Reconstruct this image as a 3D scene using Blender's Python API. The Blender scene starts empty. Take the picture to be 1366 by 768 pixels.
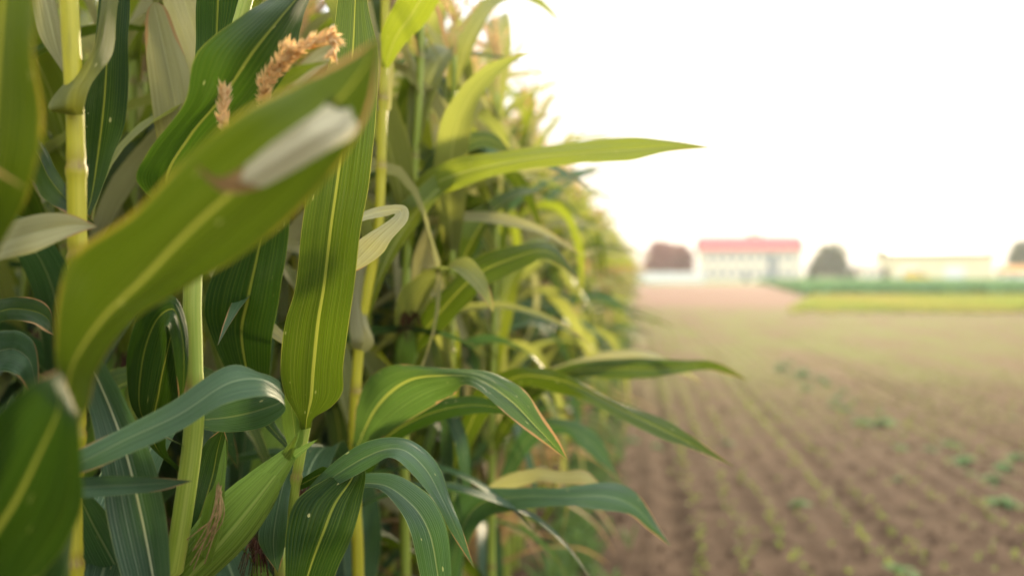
import bpy, math, random
import numpy as np
from mathutils import Vector, Matrix, noise as mnoise

random.seed(11)
rng = np.random.default_rng(11)
sc = bpy.context.scene
COL = sc.collection
PI = math.pi

# ------------------------------------------------------------------ camera
CAM_H = 1.40
FPX = 1366 * 35.0 / 36.0
YAW = math.radians(7.17)
PITCH = math.radians(-0.82)
cam_d = bpy.data.cameras.new('camera')
cam = bpy.data.objects.new('camera', cam_d)
COL.objects.link(cam)
cam.location = (0, 0, CAM_H)
cam.rotation_euler = (PI / 2 + PITCH, 0, YAW)
cam_d.lens = 35
cam_d.sensor_width = 36
cam_d.clip_start = 0.02
cam_d.clip_end = 3000
cam_d.dof.use_dof = True
cam_d.dof.focus_distance = 1.17
cam_d.dof.aperture_fstop = 2.3
sc.camera = cam
CM = Matrix.Translation(Vector((0, 0, CAM_H))) @ cam.rotation_euler.to_matrix().to_4x4()


def P(px, py, d):
    """a point of the place, surveyed from the photograph: bearing px, py and its distance along the view axis"""
    return CM @ Vector(((px - 683) / FPX * d, -(py - 384) / FPX * d, -d))


def ground_at(px, d):
    v = P(px, 365, d)
    return Vector((v.x, v.y, 0))


# ------------------------------------------------------------------ node helpers
class NT:
    def __init__(self, name):
        self.m = bpy.data.materials.new(name)
        self.m.use_nodes = True
        self.t = self.m.node_tree
        self.t.nodes.clear()

    def n(self, typ, **kw):
        nd = self.t.nodes.new(typ)
        for k, v in kw.items():
            if k.startswith('i_'):
                key = k[2:]
                key = int(key) if key.isdigit() else key.replace('_', ' ')
                self.put(nd.inputs[key], v)
            else:
                setattr(nd, k, v)
        return nd

    def put(self, sock, v):
        if isinstance(v, bpy.types.NodeSocket):
            self.t.links.new(v, sock)
        else:
            if sock.type == 'RGBA' and len(v) == 3:
                v = (*v, 1)
            sock.default_value = v

    def math(self, op, a, b=0.0, c=0.0, clamp=False):
        nd = self.t.nodes.new('ShaderNodeMath')
        nd.operation = op
        nd.use_clamp = clamp
        for i, v in enumerate((a, b, c)):
            self.put(nd.inputs[i], v)
        return nd.outputs[0]

    def step(self, x, lo, hi, a=0.0, b=1.0):
        nd = self.t.nodes.new('ShaderNodeMapRange')
        nd.interpolation_type = 'SMOOTHSTEP'
        for i, v in enumerate((x, lo, hi, a, b)):
            self.put(nd.inputs[i], v)
        return nd.outputs[0]

    def mix(self, f, a, b):
        nd = self.t.nodes.new('ShaderNodeMix')
        nd.data_type = 'RGBA'
        self.put(nd.inputs[0], f)
        self.put(nd.inputs[6], a)
        self.put(nd.inputs[7], b)
        return nd.outputs[2]

    def noise(self, vec, scale, detail=3, rough=.5):
        nd = self.n('ShaderNodeTexNoise')
        self.put(nd.inputs['Vector'], vec)
        nd.inputs['Scale'].default_value = scale
        nd.inputs['Detail'].default_value = detail
        nd.inputs['Roughness'].default_value = rough
        return nd.outputs['Fac']

    def vec(self, x, y, z):
        nd = self.n('ShaderNodeCombineXYZ')
        for i, v in enumerate((x, y, z)):
            self.put(nd.inputs[i], v)
        return nd.outputs[0]

    def sep(self, v):
        nd = self.n('ShaderNodeSeparateXYZ')
        self.put(nd.inputs[0], v)
        return nd.outputs

    def out(self, sh):
        o = self.n('ShaderNodeOutputMaterial')
        self.t.links.new(sh, o.inputs[0])
        return self.m


def simple_mat(name, c1, c2, scale=20, rough=.6, bump=0.0, bscale=60, trans=None, tcol=None, spec=.3):
    T = NT(name)
    pos = T.n('ShaderNodeTexCoord').outputs['Object']
    f = T.step(T.noise(pos, scale, 4), .35, .65)
    col = T.mix(f, c1, c2)
    b = T.n('ShaderNodeBsdfPrincipled')
    T.put(b.inputs['Base Color'], col)
    b.inputs['Roughness'].default_value = rough
    b.inputs['Specular IOR Level'].default_value = spec
    if bump:
        bn = T.n('ShaderNodeBump', i_Strength=bump, i_Distance=.01, i_Height=T.noise(pos, bscale, 4))
        T.put(b.inputs['Normal'], bn.outputs[0])
    sh = b.outputs[0]
    if trans:
        tr = T.n('ShaderNodeBsdfTranslucent')
        T.put(tr.inputs[0], tcol)
        mx = T.n('ShaderNodeMixShader')
        mx.inputs[0].default_value = trans
        T.t.links.new(sh, mx.inputs[1])
        T.t.links.new(tr.outputs[0], mx.inputs[2])
        sh = mx.outputs[0]
    return T.out(sh)


def leaf_mat(name, dark, light, rib=(.42, .46, .13), edge=(.40, .38, .07), tcol=(.26, .37, .03), trans=.42,
             rough=.42, dry=.5, vein=19, spots=1.0, spec=.28, ribk=.9, edgew=.482, tip=0.0):
    T = NT(name)
    uv = T.n('ShaderNodeUVMap', uv_map='uv').outputs[0]
    met = T.n('ShaderNodeUVMap', uv_map='met').outputs[0]
    u, v, _ = T.sep(uv)
    mu, mv, _ = T.sep(met)
    oi = T.n('ShaderNodeObjectInfo')
    rnd = oi.outputs['Random']
    off = T.math('MULTIPLY', rnd, 37.0)
    pmet = T.vec(T.math('ADD', mu, off), mv, off)
    a = T.math('ABSOLUTE', T.math('SUBTRACT', u, .5))
    # broad mottling stretched along the blade
    st = T.vec(T.math('MULTIPLY', T.math('ADD', mu, off), 30.0), T.math('MULTIPLY', mv, 6.0), off)
    n1 = T.noise(st, 1.0, 3)
    hue = T.math('ADD', T.math('MULTIPLY', n1, .7), T.math('MULTIPLY', rnd, .45))
    col = T.mix(T.step(hue, .40, .78), dark, light)
    # fine parallel veins, uneven
    wob = T.math('MULTIPLY', T.noise(T.vec(T.math('MULTIPLY', u, 60.0), T.math('MULTIPLY', mv, 3.0), off), 1.0, 1), 5.0)
    ph = T.math('ADD', T.math('MULTIPLY', u, vein * 2 * PI), wob)
    vs = T.math('ADD', T.math('MULTIPLY', T.math('SINE', ph), .5), .5)
    line = T.math('POWER', vs, 5.0)
    fine = T.noise(T.vec(T.math('MULTIPLY', u, 110.0), T.math('MULTIPLY', mv, 4.0), off), 1.0, 1)
    vcol = T.mix(.5, col, T.mix(.45, rib, light))
    col = T.mix(T.math('MULTIPLY', line, 1.0), col, vcol)
    col = T.mix(T.step(fine, .42, .70, 0, .9), col, T.mix(.4, dark, (0, .01, 0)))
    du = T.noise(T.vec(T.math('MULTIPLY', T.math('ADD', mu, off), 22.0), T.math('MULTIPLY', mv, 13.0), off), 1.0, 5, .65)
    col = T.mix(T.step(du, .52, .80, 0, .22), col, T.mix(.5, light, (.20, .21, .12)))
    # flecks along the veins
    vo = T.n('ShaderNodeTexVoronoi')
    T.put(vo.inputs['Vector'], T.vec(T.math('MULTIPLY', T.math('ADD', mu, off), 150.0), T.math('MULTIPLY', mv, 60.0), off))
    vo.inputs['Scale'].default_value = 1.0
    wn = T.sep(vo.outputs['Color'])
    clus = T.step(T.noise(T.vec(T.math('MULTIPLY', T.math('ADD', mu, off), 14.0), T.math('MULTIPLY', mv, 7.0), off), 1.0, 3), .42, .72, .1, 1.6)
    rad_ = T.math('MULTIPLY', wn[1], .30)
    fleck = T.math('MULTIPLY', T.step(vo.outputs['Distance'], rad_, T.math('MULTIPLY', rad_, .4)), T.math('GREATER_THAN', wn[0], T.math('SUBTRACT', 1.0, T.math('MULTIPLY', clus, .11 * spots))))
    col = T.mix(T.math('MULTIPLY', fleck, .8), col, (.55, .52, .22))
    # longer chlorotic streaks
    s2 = T.noise(T.vec(T.math('MULTIPLY', T.math('ADD', mu, off), 170.0), T.math('MULTIPLY', mv, 22.0), off), 1.0, 2)
    col = T.mix(T.step(s2, .74, .80, 0, .5 * spots), col, (.45, .44, .13))
    # midrib
    ribw = T.math('ADD', T.math('MULTIPLY', T.math('SUBTRACT', 1.0, v), .016), .007)
    ribm = T.math('MULTIPLY', T.step(a, T.math('ADD', ribw, .010), ribw), ribk)
    col = T.mix(ribm, col, rib)
    # pale margin and dry scorched edge
    en0 = T.noise(T.vec(T.math('MULTIPLY', u, 3.0), T.math('MULTIPLY', mv, 17.0), off), 1.0, 3)
    col = T.mix(T.math('MULTIPLY', T.step(a, edgew, .494), T.step(en0, .36, .62, .15, 1)), col, edge)
    en = T.noise(T.vec(0.0, T.math('MULTIPLY', mv, 26.0), off), 1.0, 3)
    dm = T.math('ADD', T.math('MULTIPLY', a, 2.0), T.math('MULTIPLY', T.math('SUBTRACT', en, .5), .35))
    dm = T.math('ADD', dm, T.math('ADD', T.step(v, .80, 1.0, 0, .34), T.step(v, .60, .76, 0, 1.4 * tip)))
    dryf = T.step(dm, 1.10 - .08 * dry, 1.16 - .08 * dry)
    dcol = T.mix(n1, (.30, .15, .05), (.45, .30, .13))
    col = T.mix(dryf, col, dcol)
    b = T.n('ShaderNodeBsdfPrincipled')
    T.put(b.inputs['Base Color'], col)
    T.put(b.inputs['Roughness'], T.math('ADD', rough, T.math('MULTIPLY', n1, .12)))
    b.inputs['Specular IOR Level'].default_value = spec
    h = T.math('ADD', T.math('MULTIPLY', vs, .6), T.math('MULTIPLY', fine, .5))
    bn = T.n('ShaderNodeBump', i_Strength=.65, i_Distance=.0014, i_Height=h)
    T.put(b.inputs['Normal'], bn.outputs[0])
    tr = T.n('ShaderNodeBsdfTranslucent')
    tc = T.mix(.45, tcol, col)
    tc = T.mix(T.math('MULTIPLY', line, .3), tc, dark)
    tc = T.mix(ribm, tc, (.30, .33, .05))
    tc = T.mix(dryf, tc, dcol)
    T.put(tr.inputs[0], tc)
    mx = T.n('ShaderNodeMixShader')
    mx.inputs[0].default_value = trans
    T.t.links.new(b.outputs[0], mx.inputs[1])
    T.t.links.new(tr.outputs[0], mx.inputs[2])
    return T.out(mx.outputs[0])


def stalk_mat(name, c1, c2):
    T = NT(name)
    uv = T.n('ShaderNodeUVMap', uv_map='uv').outputs[0]
    u, v, _ = T.sep(uv)
    rnd = T.n('ShaderNodeObjectInfo').outputs['Random']
    off = T.math('MULTIPLY', rnd, 31.0)
    f = T.noise(T.vec(T.math('MULTIPLY', u, 26.0), T.math('MULTIPLY', v, 5.0), off), 1.0, 3)
    col = T.mix(T.step(f, .3, .7), c1, c2)
    fine = T.noise(T.vec(T.math('MULTIPLY', u, 90.0), T.math('MULTIPLY', v, 2.0), off), 1.0, 1)
    col = T.mix(T.step(fine, .5, .7, 0, .35), col, (.20, .27, .035))
    mk = T.sep(T.n('ShaderNodeUVMap', uv_map='met').outputs[0])[0]
    col = T.mix(T.math('MULTIPLY', mk, T.step(f, .25, .7, .25, .95)), col, (.20, .12, .035))
    stn = T.noise(T.vec(T.math('MULTIPLY', u, 5.0), T.math('MULTIPLY', v, 9.0), off), 1.0, 4)
    col = T.mix(T.step(stn, .56, .78, 0, .55), col, (.17, .17, .03))
    sp = T.noise(T.vec(T.math('MULTIPLY', u, 30.0), T.math('MULTIPLY', v, 140.0), off), 1.0, 2)
    col = T.mix(T.step(sp, .74, .78, 0, .7), col, (.16, .09, .03))
    b = T.n('ShaderNodeBsdfPrincipled')
    T.put(b.inputs['Base Color'], col)
    b.inputs['Roughness'].default_value = .45
    b.inputs['Subsurface Weight'].default_value = .15
    b.inputs['Subsurface Radius'].default_value = (.004, .005, .001)
    bn = T.n('ShaderNodeBump', i_Strength=.25, i_Distance=.001, i_Height=fine)
    T.put(b.inputs['Normal'], bn.outputs[0])
    return T.out(b.outputs[0])


M = {}
M['green'] = leaf_mat('maize_leaf_green', (.026, .058, .004), (.055, .105, .008), rib=(.34, .36, .05), tcol=(.12, .18, .005), trans=.32, spots=2.4)
M['big'] = leaf_mat('maize_leaf_yellow_margin', (.024, .050, .003), (.046, .082, .006), rib=(.30, .30, .04), tcol=(.10, .155, .005), edgew=.452, edge=(.46, .32, .04), trans=.30, spots=2.0)
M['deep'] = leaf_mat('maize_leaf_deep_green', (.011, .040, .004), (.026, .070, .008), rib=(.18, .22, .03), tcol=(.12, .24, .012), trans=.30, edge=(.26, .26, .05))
M['blue'] = leaf_mat('maize_leaf_glaucous', (.022, .066, .024), (.048, .115, .044), rib=(.30, .38, .20), edge=(.26, .30, .11),
                     tcol=(.13, .29, .05), trans=.24, rough=.42, spec=.36, ribk=.45, spots=1.6)
M['bluerib'] = leaf_mat('maize_leaf_white_rib', (.022, .064, .034), (.045, .108, .058), rib=(.60, .64, .42), edge=(.26, .30, .11),
                        tcol=(.13, .29, .05), trans=.24, rough=.38, spec=.5, ribk=1.0)
M['pale'] = leaf_mat('maize_leaf_pale_underside_flare', (.32, .31, .14), (.43, .41, .22), rib=(.58, .56, .32), tcol=(.40, .40, .09),
                     trans=.42, rough=.55, spots=.3, ribk=.75)  # pale underside, its colour lifted further to carry the flare's veil
M['olive'] = leaf_mat('maize_leaf_olive_collar', (.13, .15, .022), (.20, .21, .05), rib=(.30, .28, .05), tcol=(.34, .34, .03),
                      trans=.40, rough=.5, spots=.6, ribk=.2, edge=(.45, .42, .10))
M['shade'] = leaf_mat('maize_leaf_dark_green_shaded', (.010, .036, .003), (.022, .062, .006), rib=(.17, .21, .025), tcol=(.06, .13, .006), trans=.25, edge=(.14, .18, .03), ribk=.8, spec=.16, rough=.5, spots=2.2)  # deep green darkened further: shade on these leaves is put into the colour
M['mid'] = leaf_mat('maize_leaf_greyish_green_flare', (.16, .19, .045), (.25, .27, .085), rib=(.46, .47, .2), tcol=(.44, .47, .07), trans=.46, spots=.4)  # greyish green brightened so the colour itself holds the flare's pale wash
M['lime'] = leaf_mat('maize_leaf_yellow_green_flare', (.075, .13, .008), (.14, .20, .018), tcol=(.42, .48, .025), trans=.45)  # yellow green, with some of the warm flare painted into it
M['scorch'] = leaf_mat('maize_leaf_scorched_edge', (.045, .105, .02), (.08, .16, .035), dry=1.7, spots=3.2, edge=(.40, .26, .09), tcol=(.10, .18, .02))
M['drylf'] = leaf_mat('maize_leaf_dried', (.30, .20, .09), (.42, .30, .15), rib=(.45, .36, .2), edge=(.4, .27, .12),
                      tcol=(.5, .33, .14), trans=.35, rough=.7, spots=0, spec=.2)
M['fold'] = leaf_mat('maize_leaf_torn_fold', (.78, .72, .46), (.85, .79, .56), rib=(.5, .48, .3), tcol=(.6, .55, .3), trans=.3,
                     rough=.55, spots=.6, dry=.4, ribk=.25, tip=1.0)
M['stalk_y'] = stalk_mat('maize_stalk_yellow', (.42, .39, .014), (.53, .48, .035))
M['stalk_g'] = stalk_mat('maize_stalk_green', (.24, .33, .030), (.36, .42, .07))
M['husk'] = leaf_mat('maize_husk', (.13, .24, .02), (.20, .32, .04), rib=(.30, .40, .08), edge=(.25, .34, .06), trans=.12, dry=-1.2,
                     vein=16, spots=.2, rough=.45)
M['corner'] = leaf_mat('maize_leaf_scorched', (.42, .20, .05), (.55, .30, .10), rib=(.4, .25, .1), tcol=(.6, .3, .08), trans=.3, rough=.7, spots=0, spec=.2)
M['silk'] = simple_mat('maize_silk', (.05, .018, .010), (.13, .05, .022), 200, .7)
M['silk_dry'] = simple_mat('maize_silk_dry', (.26, .17, .07), (.36, .24, .10), 200, .7)
M['tassel'] = simple_mat('maize_tassel', (.74, .53, .26), (.84, .68, .40), 120, .7, trans=.4, tcol=(.8, .55, .25))


# ------------------------------------------------------------------ mesh helpers
def mesh_from(name, verts, faces, mats, uv=None, met=None, mat_idx=None, smooth=True):
    me = bpy.data.meshes.new(name)
    verts = np.asarray(verts, np.float32)
    me.from_pydata([tuple(map(float, v)) for v in verts], [], [tuple(map(int, f)) for f in faces])
    for m in mats:
        me.materials.append(m)
    li = np.empty(len(me.loops), np.int32)
    me.loops.foreach_get('vertex_index', li)
    for nm, arr in (('uv', uv), ('met', met)):
        if arr is not None:
            l = me.uv_layers.new(name=nm)
            l.data.foreach_set('uv', np.asarray(arr, np.float32)[li].ravel())
    if mat_idx is not None:
        me.polygons.foreach_set('material_index', np.asarray(mat_idx, np.int32))
    if smooth:
        me.polygons.foreach_set('use_smooth', np.ones(len(me.polygons), bool))
    me.update()
    return me


def link(name, me, parent=None):
    o = bpy.data.objects.new(name, me)
    COL.objects.link(o)
    if parent is not None:
        o.parent = parent
    return o


def tag(o, label=None, cat=None, group=None, kind=None):
    for k, v in (('label', label), ('category', cat), ('group', group), ('kind', kind)):
        if v:
            o[k] = v
    return o


def thing(name, loc, label, cat, group=None, rz=0):
    o = bpy.data.objects.new(name, None)
    COL.objects.link(o)
    o.location = loc
    o.rotation_euler = (0, 0, rz)
    o.empty_display_size = .1
    return tag(o, label, cat, group)


def catmull(pts, per):
    pts = [np.asarray(p, float) for p in pts]
    p = [2 * pts[0] - pts[1]] + pts + [2 * pts[-1] - pts[-2]]
    out = []
    for i in range(1, len(p) - 2):
        a, b, c, d = p[i - 1], p[i], p[i + 1], p[i + 2]
        for k in range(per):
            t = k / per
            out.append(.5 * (2 * b + (c - a) * t + (2 * a - 5 * b + 4 * c - d) * t * t + (3 * b - a - 3 * c + d) * t ** 3))
    out.append(pts[-1])
    return np.array(out)


def blade(name, mats, L, Mi, R, across=8, ruffle=.05, arch=.14, seed=0, rib=True):
    """blade surface through three curves (margin, midrib, margin); returns mesh"""
    r = np.random.default_rng(seed)
    n = len(Mi)
    tan = np.gradient(Mi, axis=0)
    tan /= np.linalg.norm(tan, axis=1)[:, None] + 1e-9
    side = R - L
    w = np.linalg.norm(side, axis=1)
    nrm = np.cross(side, tan)
    nl = np.linalg.norm(nrm, axis=1)[:, None]
    nrm = nrm / (nl + 1e-9)
    s = np.concatenate([[0], np.cumsum(np.linalg.norm(np.diff(Mi, axis=0), axis=1))])
    half = np.linspace(0, 1, across + 1)
    ss = np.concatenate([-half[::-1], half[1:]])
    wav = 0
    ph = r.random(8) * 6.28
    f1 = 22 + r.random() * 14
    f2 = 55 + r.random() * 25
    rl = np.sin(s * f1 + ph[0]) * .7 + np.sin(s * f2 + ph[1]) * .3
    am = .45 + .9 * np.abs(np.sin(s * 13 + ph[7]))
    rl = rl * am
    rr = np.sin(s * f1 * .87 + ph[2]) * .7 + np.sin(s * f2 * 1.1 + ph[3]) * .3
    env = np.clip(np.minimum(s / max(s[-1] * .15, 1e-4), (s[-1] - s) / max(s[-1] * .2, 1e-4)), 0, 1)
    V, UV, ME = [], [], []
    wm = w.max()
    for a in ss:
        k = abs(a)
        E = L if a < 0 else R
        base = Mi + (E - Mi) * k
        bump = arch * w * .5 * k * (1 - k)
        ruf = (rl if a < 0 else rr) * env * ruffle * w * k ** 2
        rb = -.035 * w * max(0, 1 - k / .09) if rib else 0
        plt = (.010 * np.sin(k * 10 + ph[4] + 2.2 * np.sin(s * 9 + ph[5])) + .006 * np.sin(k * 17 * (1 if a < 0 else 1.1) + ph[6] + s * 14)) * w * env * (k > .05)
        base = base + nrm * (bump + ruf + rb + plt)[:, None]
        V.append(base)
        UV.append(np.stack([np.full(n, .5 + a * .5), s / s[-1]], 1))
        ME.append(np.stack([np.full(n, a * .5 * wm), s], 1))
    m = len(ss)
    V = np.stack(V, 1).reshape(-1, 3)
    UV = np.stack(UV, 1).reshape(-1, 2)
    ME = np.stack(ME, 1).reshape(-1, 2)
    i = np.arange(n - 1)[:, None] * m + np.arange(m - 1)[None, :]
    F = np.stack([i, i + 1, i + m + 1, i + m], -1).reshape(-1, 4)
    return mesh_from(name, V, F, mats, UV, ME)


def station_leaf(st, mat, parent, inv, ruffle=.075, arch=.12, seed=0, per=10, across=8, name='leaf'):
    """st: rows (mx,my,d, lx,ly,dl, rx,ry,dr); a row of 3 is a pointed end"""
    Ls, Ms, Rs = [], [], []
    for r in st:
        m = P(r[0], r[1], r[2])
        if len(r) == 3:
            l = rr = m
        else:
            l = P(r[3], r[4], r[2] + r[5])
            rr = P(r[6], r[7], r[2] + r[8])
        Ls.append(inv @ l); Ms.append(inv @ m); Rs.append(inv @ rr)
    me = blade(name, [M[mat]], catmull(Ls, per), catmull(Ms, per), catmull(Rs, per), across, ruffle, arch, seed)
    return link(name, me, parent)


def tube_mesh(name, path, rad, mat, sides=12, cap=True, marks=None):
    path = np.asarray(path, float)
    n = len(path)
    tan = np.gradient(path, axis=0)
    tan /= np.linalg.norm(tan, axis=1)[:, None] + 1e-9
    ref = np.array([1.0, 0.13, 0.05])
    V, UV, ME = [], [], []
    s = np.concatenate([[0], np.cumsum(np.linalg.norm(np.diff(path, axis=0), axis=1))])
    if marks is None: marks = np.zeros(n)
    for i in range(n):
        a = np.cross(tan[i], ref)
        a /= np.linalg.norm(a)
        b = np.cross(tan[i], a)
        for k in range(sides + 1):
            t = 2 * PI * k / sides
            V.append(path[i] + rad[i] * (math.cos(t) * a + math.sin(t) * b))
            UV.append((k / sides, s[i])); ME.append((marks[i], 0))
    m = sides + 1
    F = [(i * m + k, i * m + k + 1, (i + 1) * m + k + 1, (i + 1) * m + k) for i in range(n - 1) for k in range(sides)]
    if cap:
        V.append(path[-1] + tan[-1] * rad[-1] * .4); UV.append((.5, s[-1])); ME.append((0, 0))
        F += [((n - 1) * m + k, (n - 1) * m + k + 1, len(V) - 1) for k in range(sides)]
    return mesh_from(name, V, F, [mat], UV, ME)


def stalk_mesh(path_pts, r_base, r_top, nodes, mat, per=16, sides=14, sheath=.14):
    """nodes: fractions of arc length where a leaf collar sits (sheath flares up to it, steps in above)"""
    pth = catmull(path_pts, per)
    s = np.concatenate([[0], np.cumsum(np.linalg.norm(np.diff(pth, axis=0), axis=1))])
    tot = s[-1]
    samp = set(np.linspace(0, 1, 60))
    for nd in nodes:
        samp |= {nd - .05, nd - .025, nd - .012, nd - .006, nd - .003, nd, nd + .002, nd + .005, nd + .012}
    t = np.array(sorted(x for x in samp if 0 <= x <= 1))
    path = np.stack([np.interp(t * tot, s, pth[:, k]) for k in range(3)], 1)
    rad = r_base + (r_top - r_base) * t
    nodes = sorted(nodes)
    mul = np.ones_like(t)
    for i, x in enumerate(t):
        nxt = [q for q in nodes if q >= x - 1e-6]
        prv = [q for q in nodes if q < x - 1e-6]
        if nxt:
            lo = prv[-1] if prv else 0
            f = (x - lo) / max(nxt[0] - lo, 1e-3)
            mul[i] = 1 + sheath * (.3 + .7 * f)
            if nxt[0] - x < .004:
                mul[i] += .12
    mk = np.zeros_like(t)
    for q_ in nodes:
        d_ = (t - q_) * tot
        mk = np.maximum(mk, np.where(d_ > 0, np.exp(-(d_ / .010) ** 2), np.exp(-(d_ / .005) ** 2)))
        mul = mul + .10 * np.exp(-((d_ - .012) / .006) ** 2)
    return tube_mesh('stalk', path, rad * mul, mat, sides, marks=mk)


def ear_parts(parent, base, tip, rad, seed=0, silk=True, bend=None, blades=True, tipr=.32):
    """husked ear between two points in the parent's frame; silk tuft at its tip"""
    r = np.random.default_rng(seed)
    base, tip = np.asarray(base, float), np.asarray(tip, float)
    ax = tip - base
    ln = np.linalg.norm(ax)
    ax /= ln
    ref = np.array([0, 0, 1.0]) if abs(ax[2]) < .9 else np.array([1.0, 0, 0])
    a = np.cross(ax, ref); a /= np.linalg.norm(a)
    b = np.cross(ax, a)
    V, F, UV, ME = [], [], [], []
    # overlapping husk leaves, each a curved shell wrapping 200 degrees, stepping outward
    nu, nv = 22, 26
    for h in range(4):
        a0 = h * 2.4 + r.random() * .6
        span = 2 * PI if h == 0 else 3.3
        grow = 1 + .035 * h
        t1 = 1.0 if h == 0 else 1.0 - .05 * h - .05 * r.random()
        o = len(V)
        for i in range(nv + 1):
            t = i / nv
            for k in range(nu + 1):
                q = k / nu
                tt = t * t1 * (1 - (.0 if h == 0 else .16 * abs(q - .5) ** 2 * 4 * t))
                prof = (math.sin(PI * min(1, .13 + .62 * tt)) ** .8) * (1 - .62 * max(0, (tt - .45) / .55) ** 1.8 * (1 - tipr) * 1.35)
                rr = rad * prof * grow * (1 + .015 * math.sin(q * 40 + h))
                if h and (k == 0 or k == nu):
                    rr *= .985
                ang = a0 + q * span
                V.append(base + ax * ln * tt + rr * (math.cos(ang) * a + math.sin(ang) * b))
                UV.append((q, t * .7)); ME.append((q * .1, tt * ln))
        m = nu + 1
        F += [(o + i * m + k, o + i * m + k + 1, o + (i + 1) * m + k + 1, o + (i + 1) * m + k) for i in range(nv) for k in range(nu)]
    # little husk-leaf blades at the tip
    if blades:
        for q in range(4):
            ang = q * 1.7 + r.random()
            d = math.cos(ang) * a + math.sin(ang) * b
            sd = np.cross(ax, d)
            o = len(V)
            L = .022 + .02 * r.random()
            for i in range(6):
                t = i / 5
                c = base + ax * (ln * .97 + L * t) + d * (rad * .3 + L * .55 * t ** 1.3)
                w = .0065 * (1 - t) ** .7
                for sgn in (-1, 0, 1):
                    V.append(c + sd * w * sgn - d * (.002 * abs(sgn))); UV.append((.5 + .3 * sgn, .2)); ME.append((sgn * .01, t * L))
            F += [(o + i * 3 + k, o + i * 3 + k + 1, o + i * 3 + k + 4, o + i * 3 + k + 3) for i in range(5) for k in range(2)]
    me = mesh_from('ear', V, F, [M['husk']], UV, ME)
    e = link('ear', me, parent)
    if silk:
        V, F = [], []
        for q in range(46):
            d = r.normal(0, 1, 3); d /= np.linalg.norm(d)
            p0 = tip + d * rad * .22
            p1 = tip + ax * .02 + d * rad * .6
            p2 = p1 + d * .012 + np.array([0, 0, -.02 - .03 * r.random()])
            pts = catmull([p0, p1, p2], 4)
            o = len(V)
            for p in pts:
                w = .0009
                V += [p + a * w, p + b * w, p - (a + b) * w * .7]
            F += [(o + i * 3 + k, o + i * 3 + (k + 1) % 3, o + i * 3 + 3 + (k + 1) % 3, o + i * 3 + 3 + k) for i in range(len(pts) - 1) for k in range(3)]
        link('silk', mesh_from('silk', V, F, [M['silk']]), e)
    return e


def tassel_mesh(pts_list, width, seed=0, dens=900):
    """a tassel: branch axes covered with small spikelets"""
    r = np.random.default_rng(seed)
    V, F = [], []
    for pts, wd in zip(pts_list, width):
        pth = catmull(pts, 8)
        seg = np.linalg.norm(np.diff(pth, axis=0), axis=1)
        s = np.concatenate([[0], np.cumsum(seg)])
        tan = np.gradient(pth, axis=0); tan /= np.linalg.norm(tan, axis=1)[:, None]
        # axis
        o = len(V)
        for i, p in enumerate(pth):
            a = np.cross(tan[i], [.3, .9, .2]); a /= np.linalg.norm(a); b = np.cross(tan[i], a)
            for k in range(4):
                V.append(p + .0012 * (math.cos(k * PI / 2) * a + math.sin(k * PI / 2) * b))
        F += [(o + i * 4 + k, o + i * 4 + (k + 1) % 4, o + i * 4 + 4 + (k + 1) % 4, o + i * 4 + 4 + k) for i in range(len(pth) - 1) for k in range(4)]
        for q in range(int(s[-1] * dens)):
            x = r.random() * s[-1]
            c = np.array([np.interp(x, s, pth[:, k]) for k in range(3)])
            t = np.array([np.interp(x, s, tan[:, k]) for k in range(3)])
            d = r.normal(0, 1, 3); d -= t * d.dot(t); d /= np.linalg.norm(d)
            g = t * .75 + d * .5; g /= np.linalg.norm(g)
            e = np.cross(g, d); e /= np.linalg.norm(e)
            c = c + d * wd * .35 * r.random()
            ln = .009 + .006 * r.random(); w = .0014
            o = len(V)
            V += [c, c + g * ln * .5 + e * w, c + g * ln, c + g * ln * .5 - e * w, c + g * ln * .5 + d * w]
            F += [(o, o + 1, o + 4), (o + 1, o + 2, o + 4), (o + 2, o + 3, o + 4), (o + 3, o, o + 4)]
    return mesh_from('tassel', V, F, [M['tassel']], smooth=False)


def top_tassel(top, r, seed):
    br, ws = [[top - [0, 0, .02], top + [0, 0, .12], top + [.02 * r.normal(), .02 * r.normal(), .27]]], [.008]
    for q in range(7):
        a = r.random() * 6.28
        zz = .03 + .09 * r.random()
        br.append([top + [0, 0, zz], top + [.05 * math.cos(a), .05 * math.sin(a), zz + .08], top + [.11 * math.cos(a), .11 * math.sin(a), zz + .11 + .05 * r.random()]])
        ws.append(.006)
    return tassel_mesh(br, ws, seed, 420)


# ------------------------------------------------------------------ the general maize plant
def gen_curve(length, width, th0, th1, az, base, r, n=22, roll=0.0, swerve=0.0, bend=1.3, kink=None):
    t = np.linspace(0, 1, n)
    th = th0 + (th1 - th0) * t ** bend
    if kink:
        th = th - kink[1] / (1 + np.exp(-(t - kink[0]) * 40))
    yaw = az + swerve * t ** 1.5
    d = np.stack([np.cos(th) * np.cos(yaw), np.cos(th) * np.sin(yaw), np.sin(th)], 1)
    stp = length / (n - 1)
    Mi = np.vstack([[0, 0, 0], np.cumsum(d[:-1] * stp, 0)]) + base
    up = np.stack([-np.sin(th) * np.cos(yaw), -np.sin(th) * np.sin(yaw), np.cos(th)], 1)
    sd = np.cross(up, d)
    ro = roll * t
    s2 = sd * np.cos(ro)[:, None] + up * np.sin(ro)[:, None]
    u2 = up * np.cos(ro)[:, None] - sd * np.sin(ro)[:, None]
    w = width * .5 * np.minimum(1, .38 + 2.6 * t) * np.clip(1 - t ** 2.3, 0, 1) ** .85
    fold = (.65 - .45 * t)
    L = Mi + (-s2 * np.cos(fold)[:, None] + u2 * np.sin(fold)[:, None]) * w[:, None]
    R = Mi + (s2 * np.cos(fold)[:, None] + u2 * np.sin(fold)[:, None]) * w[:, None]
    return L, Mi, R


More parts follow.
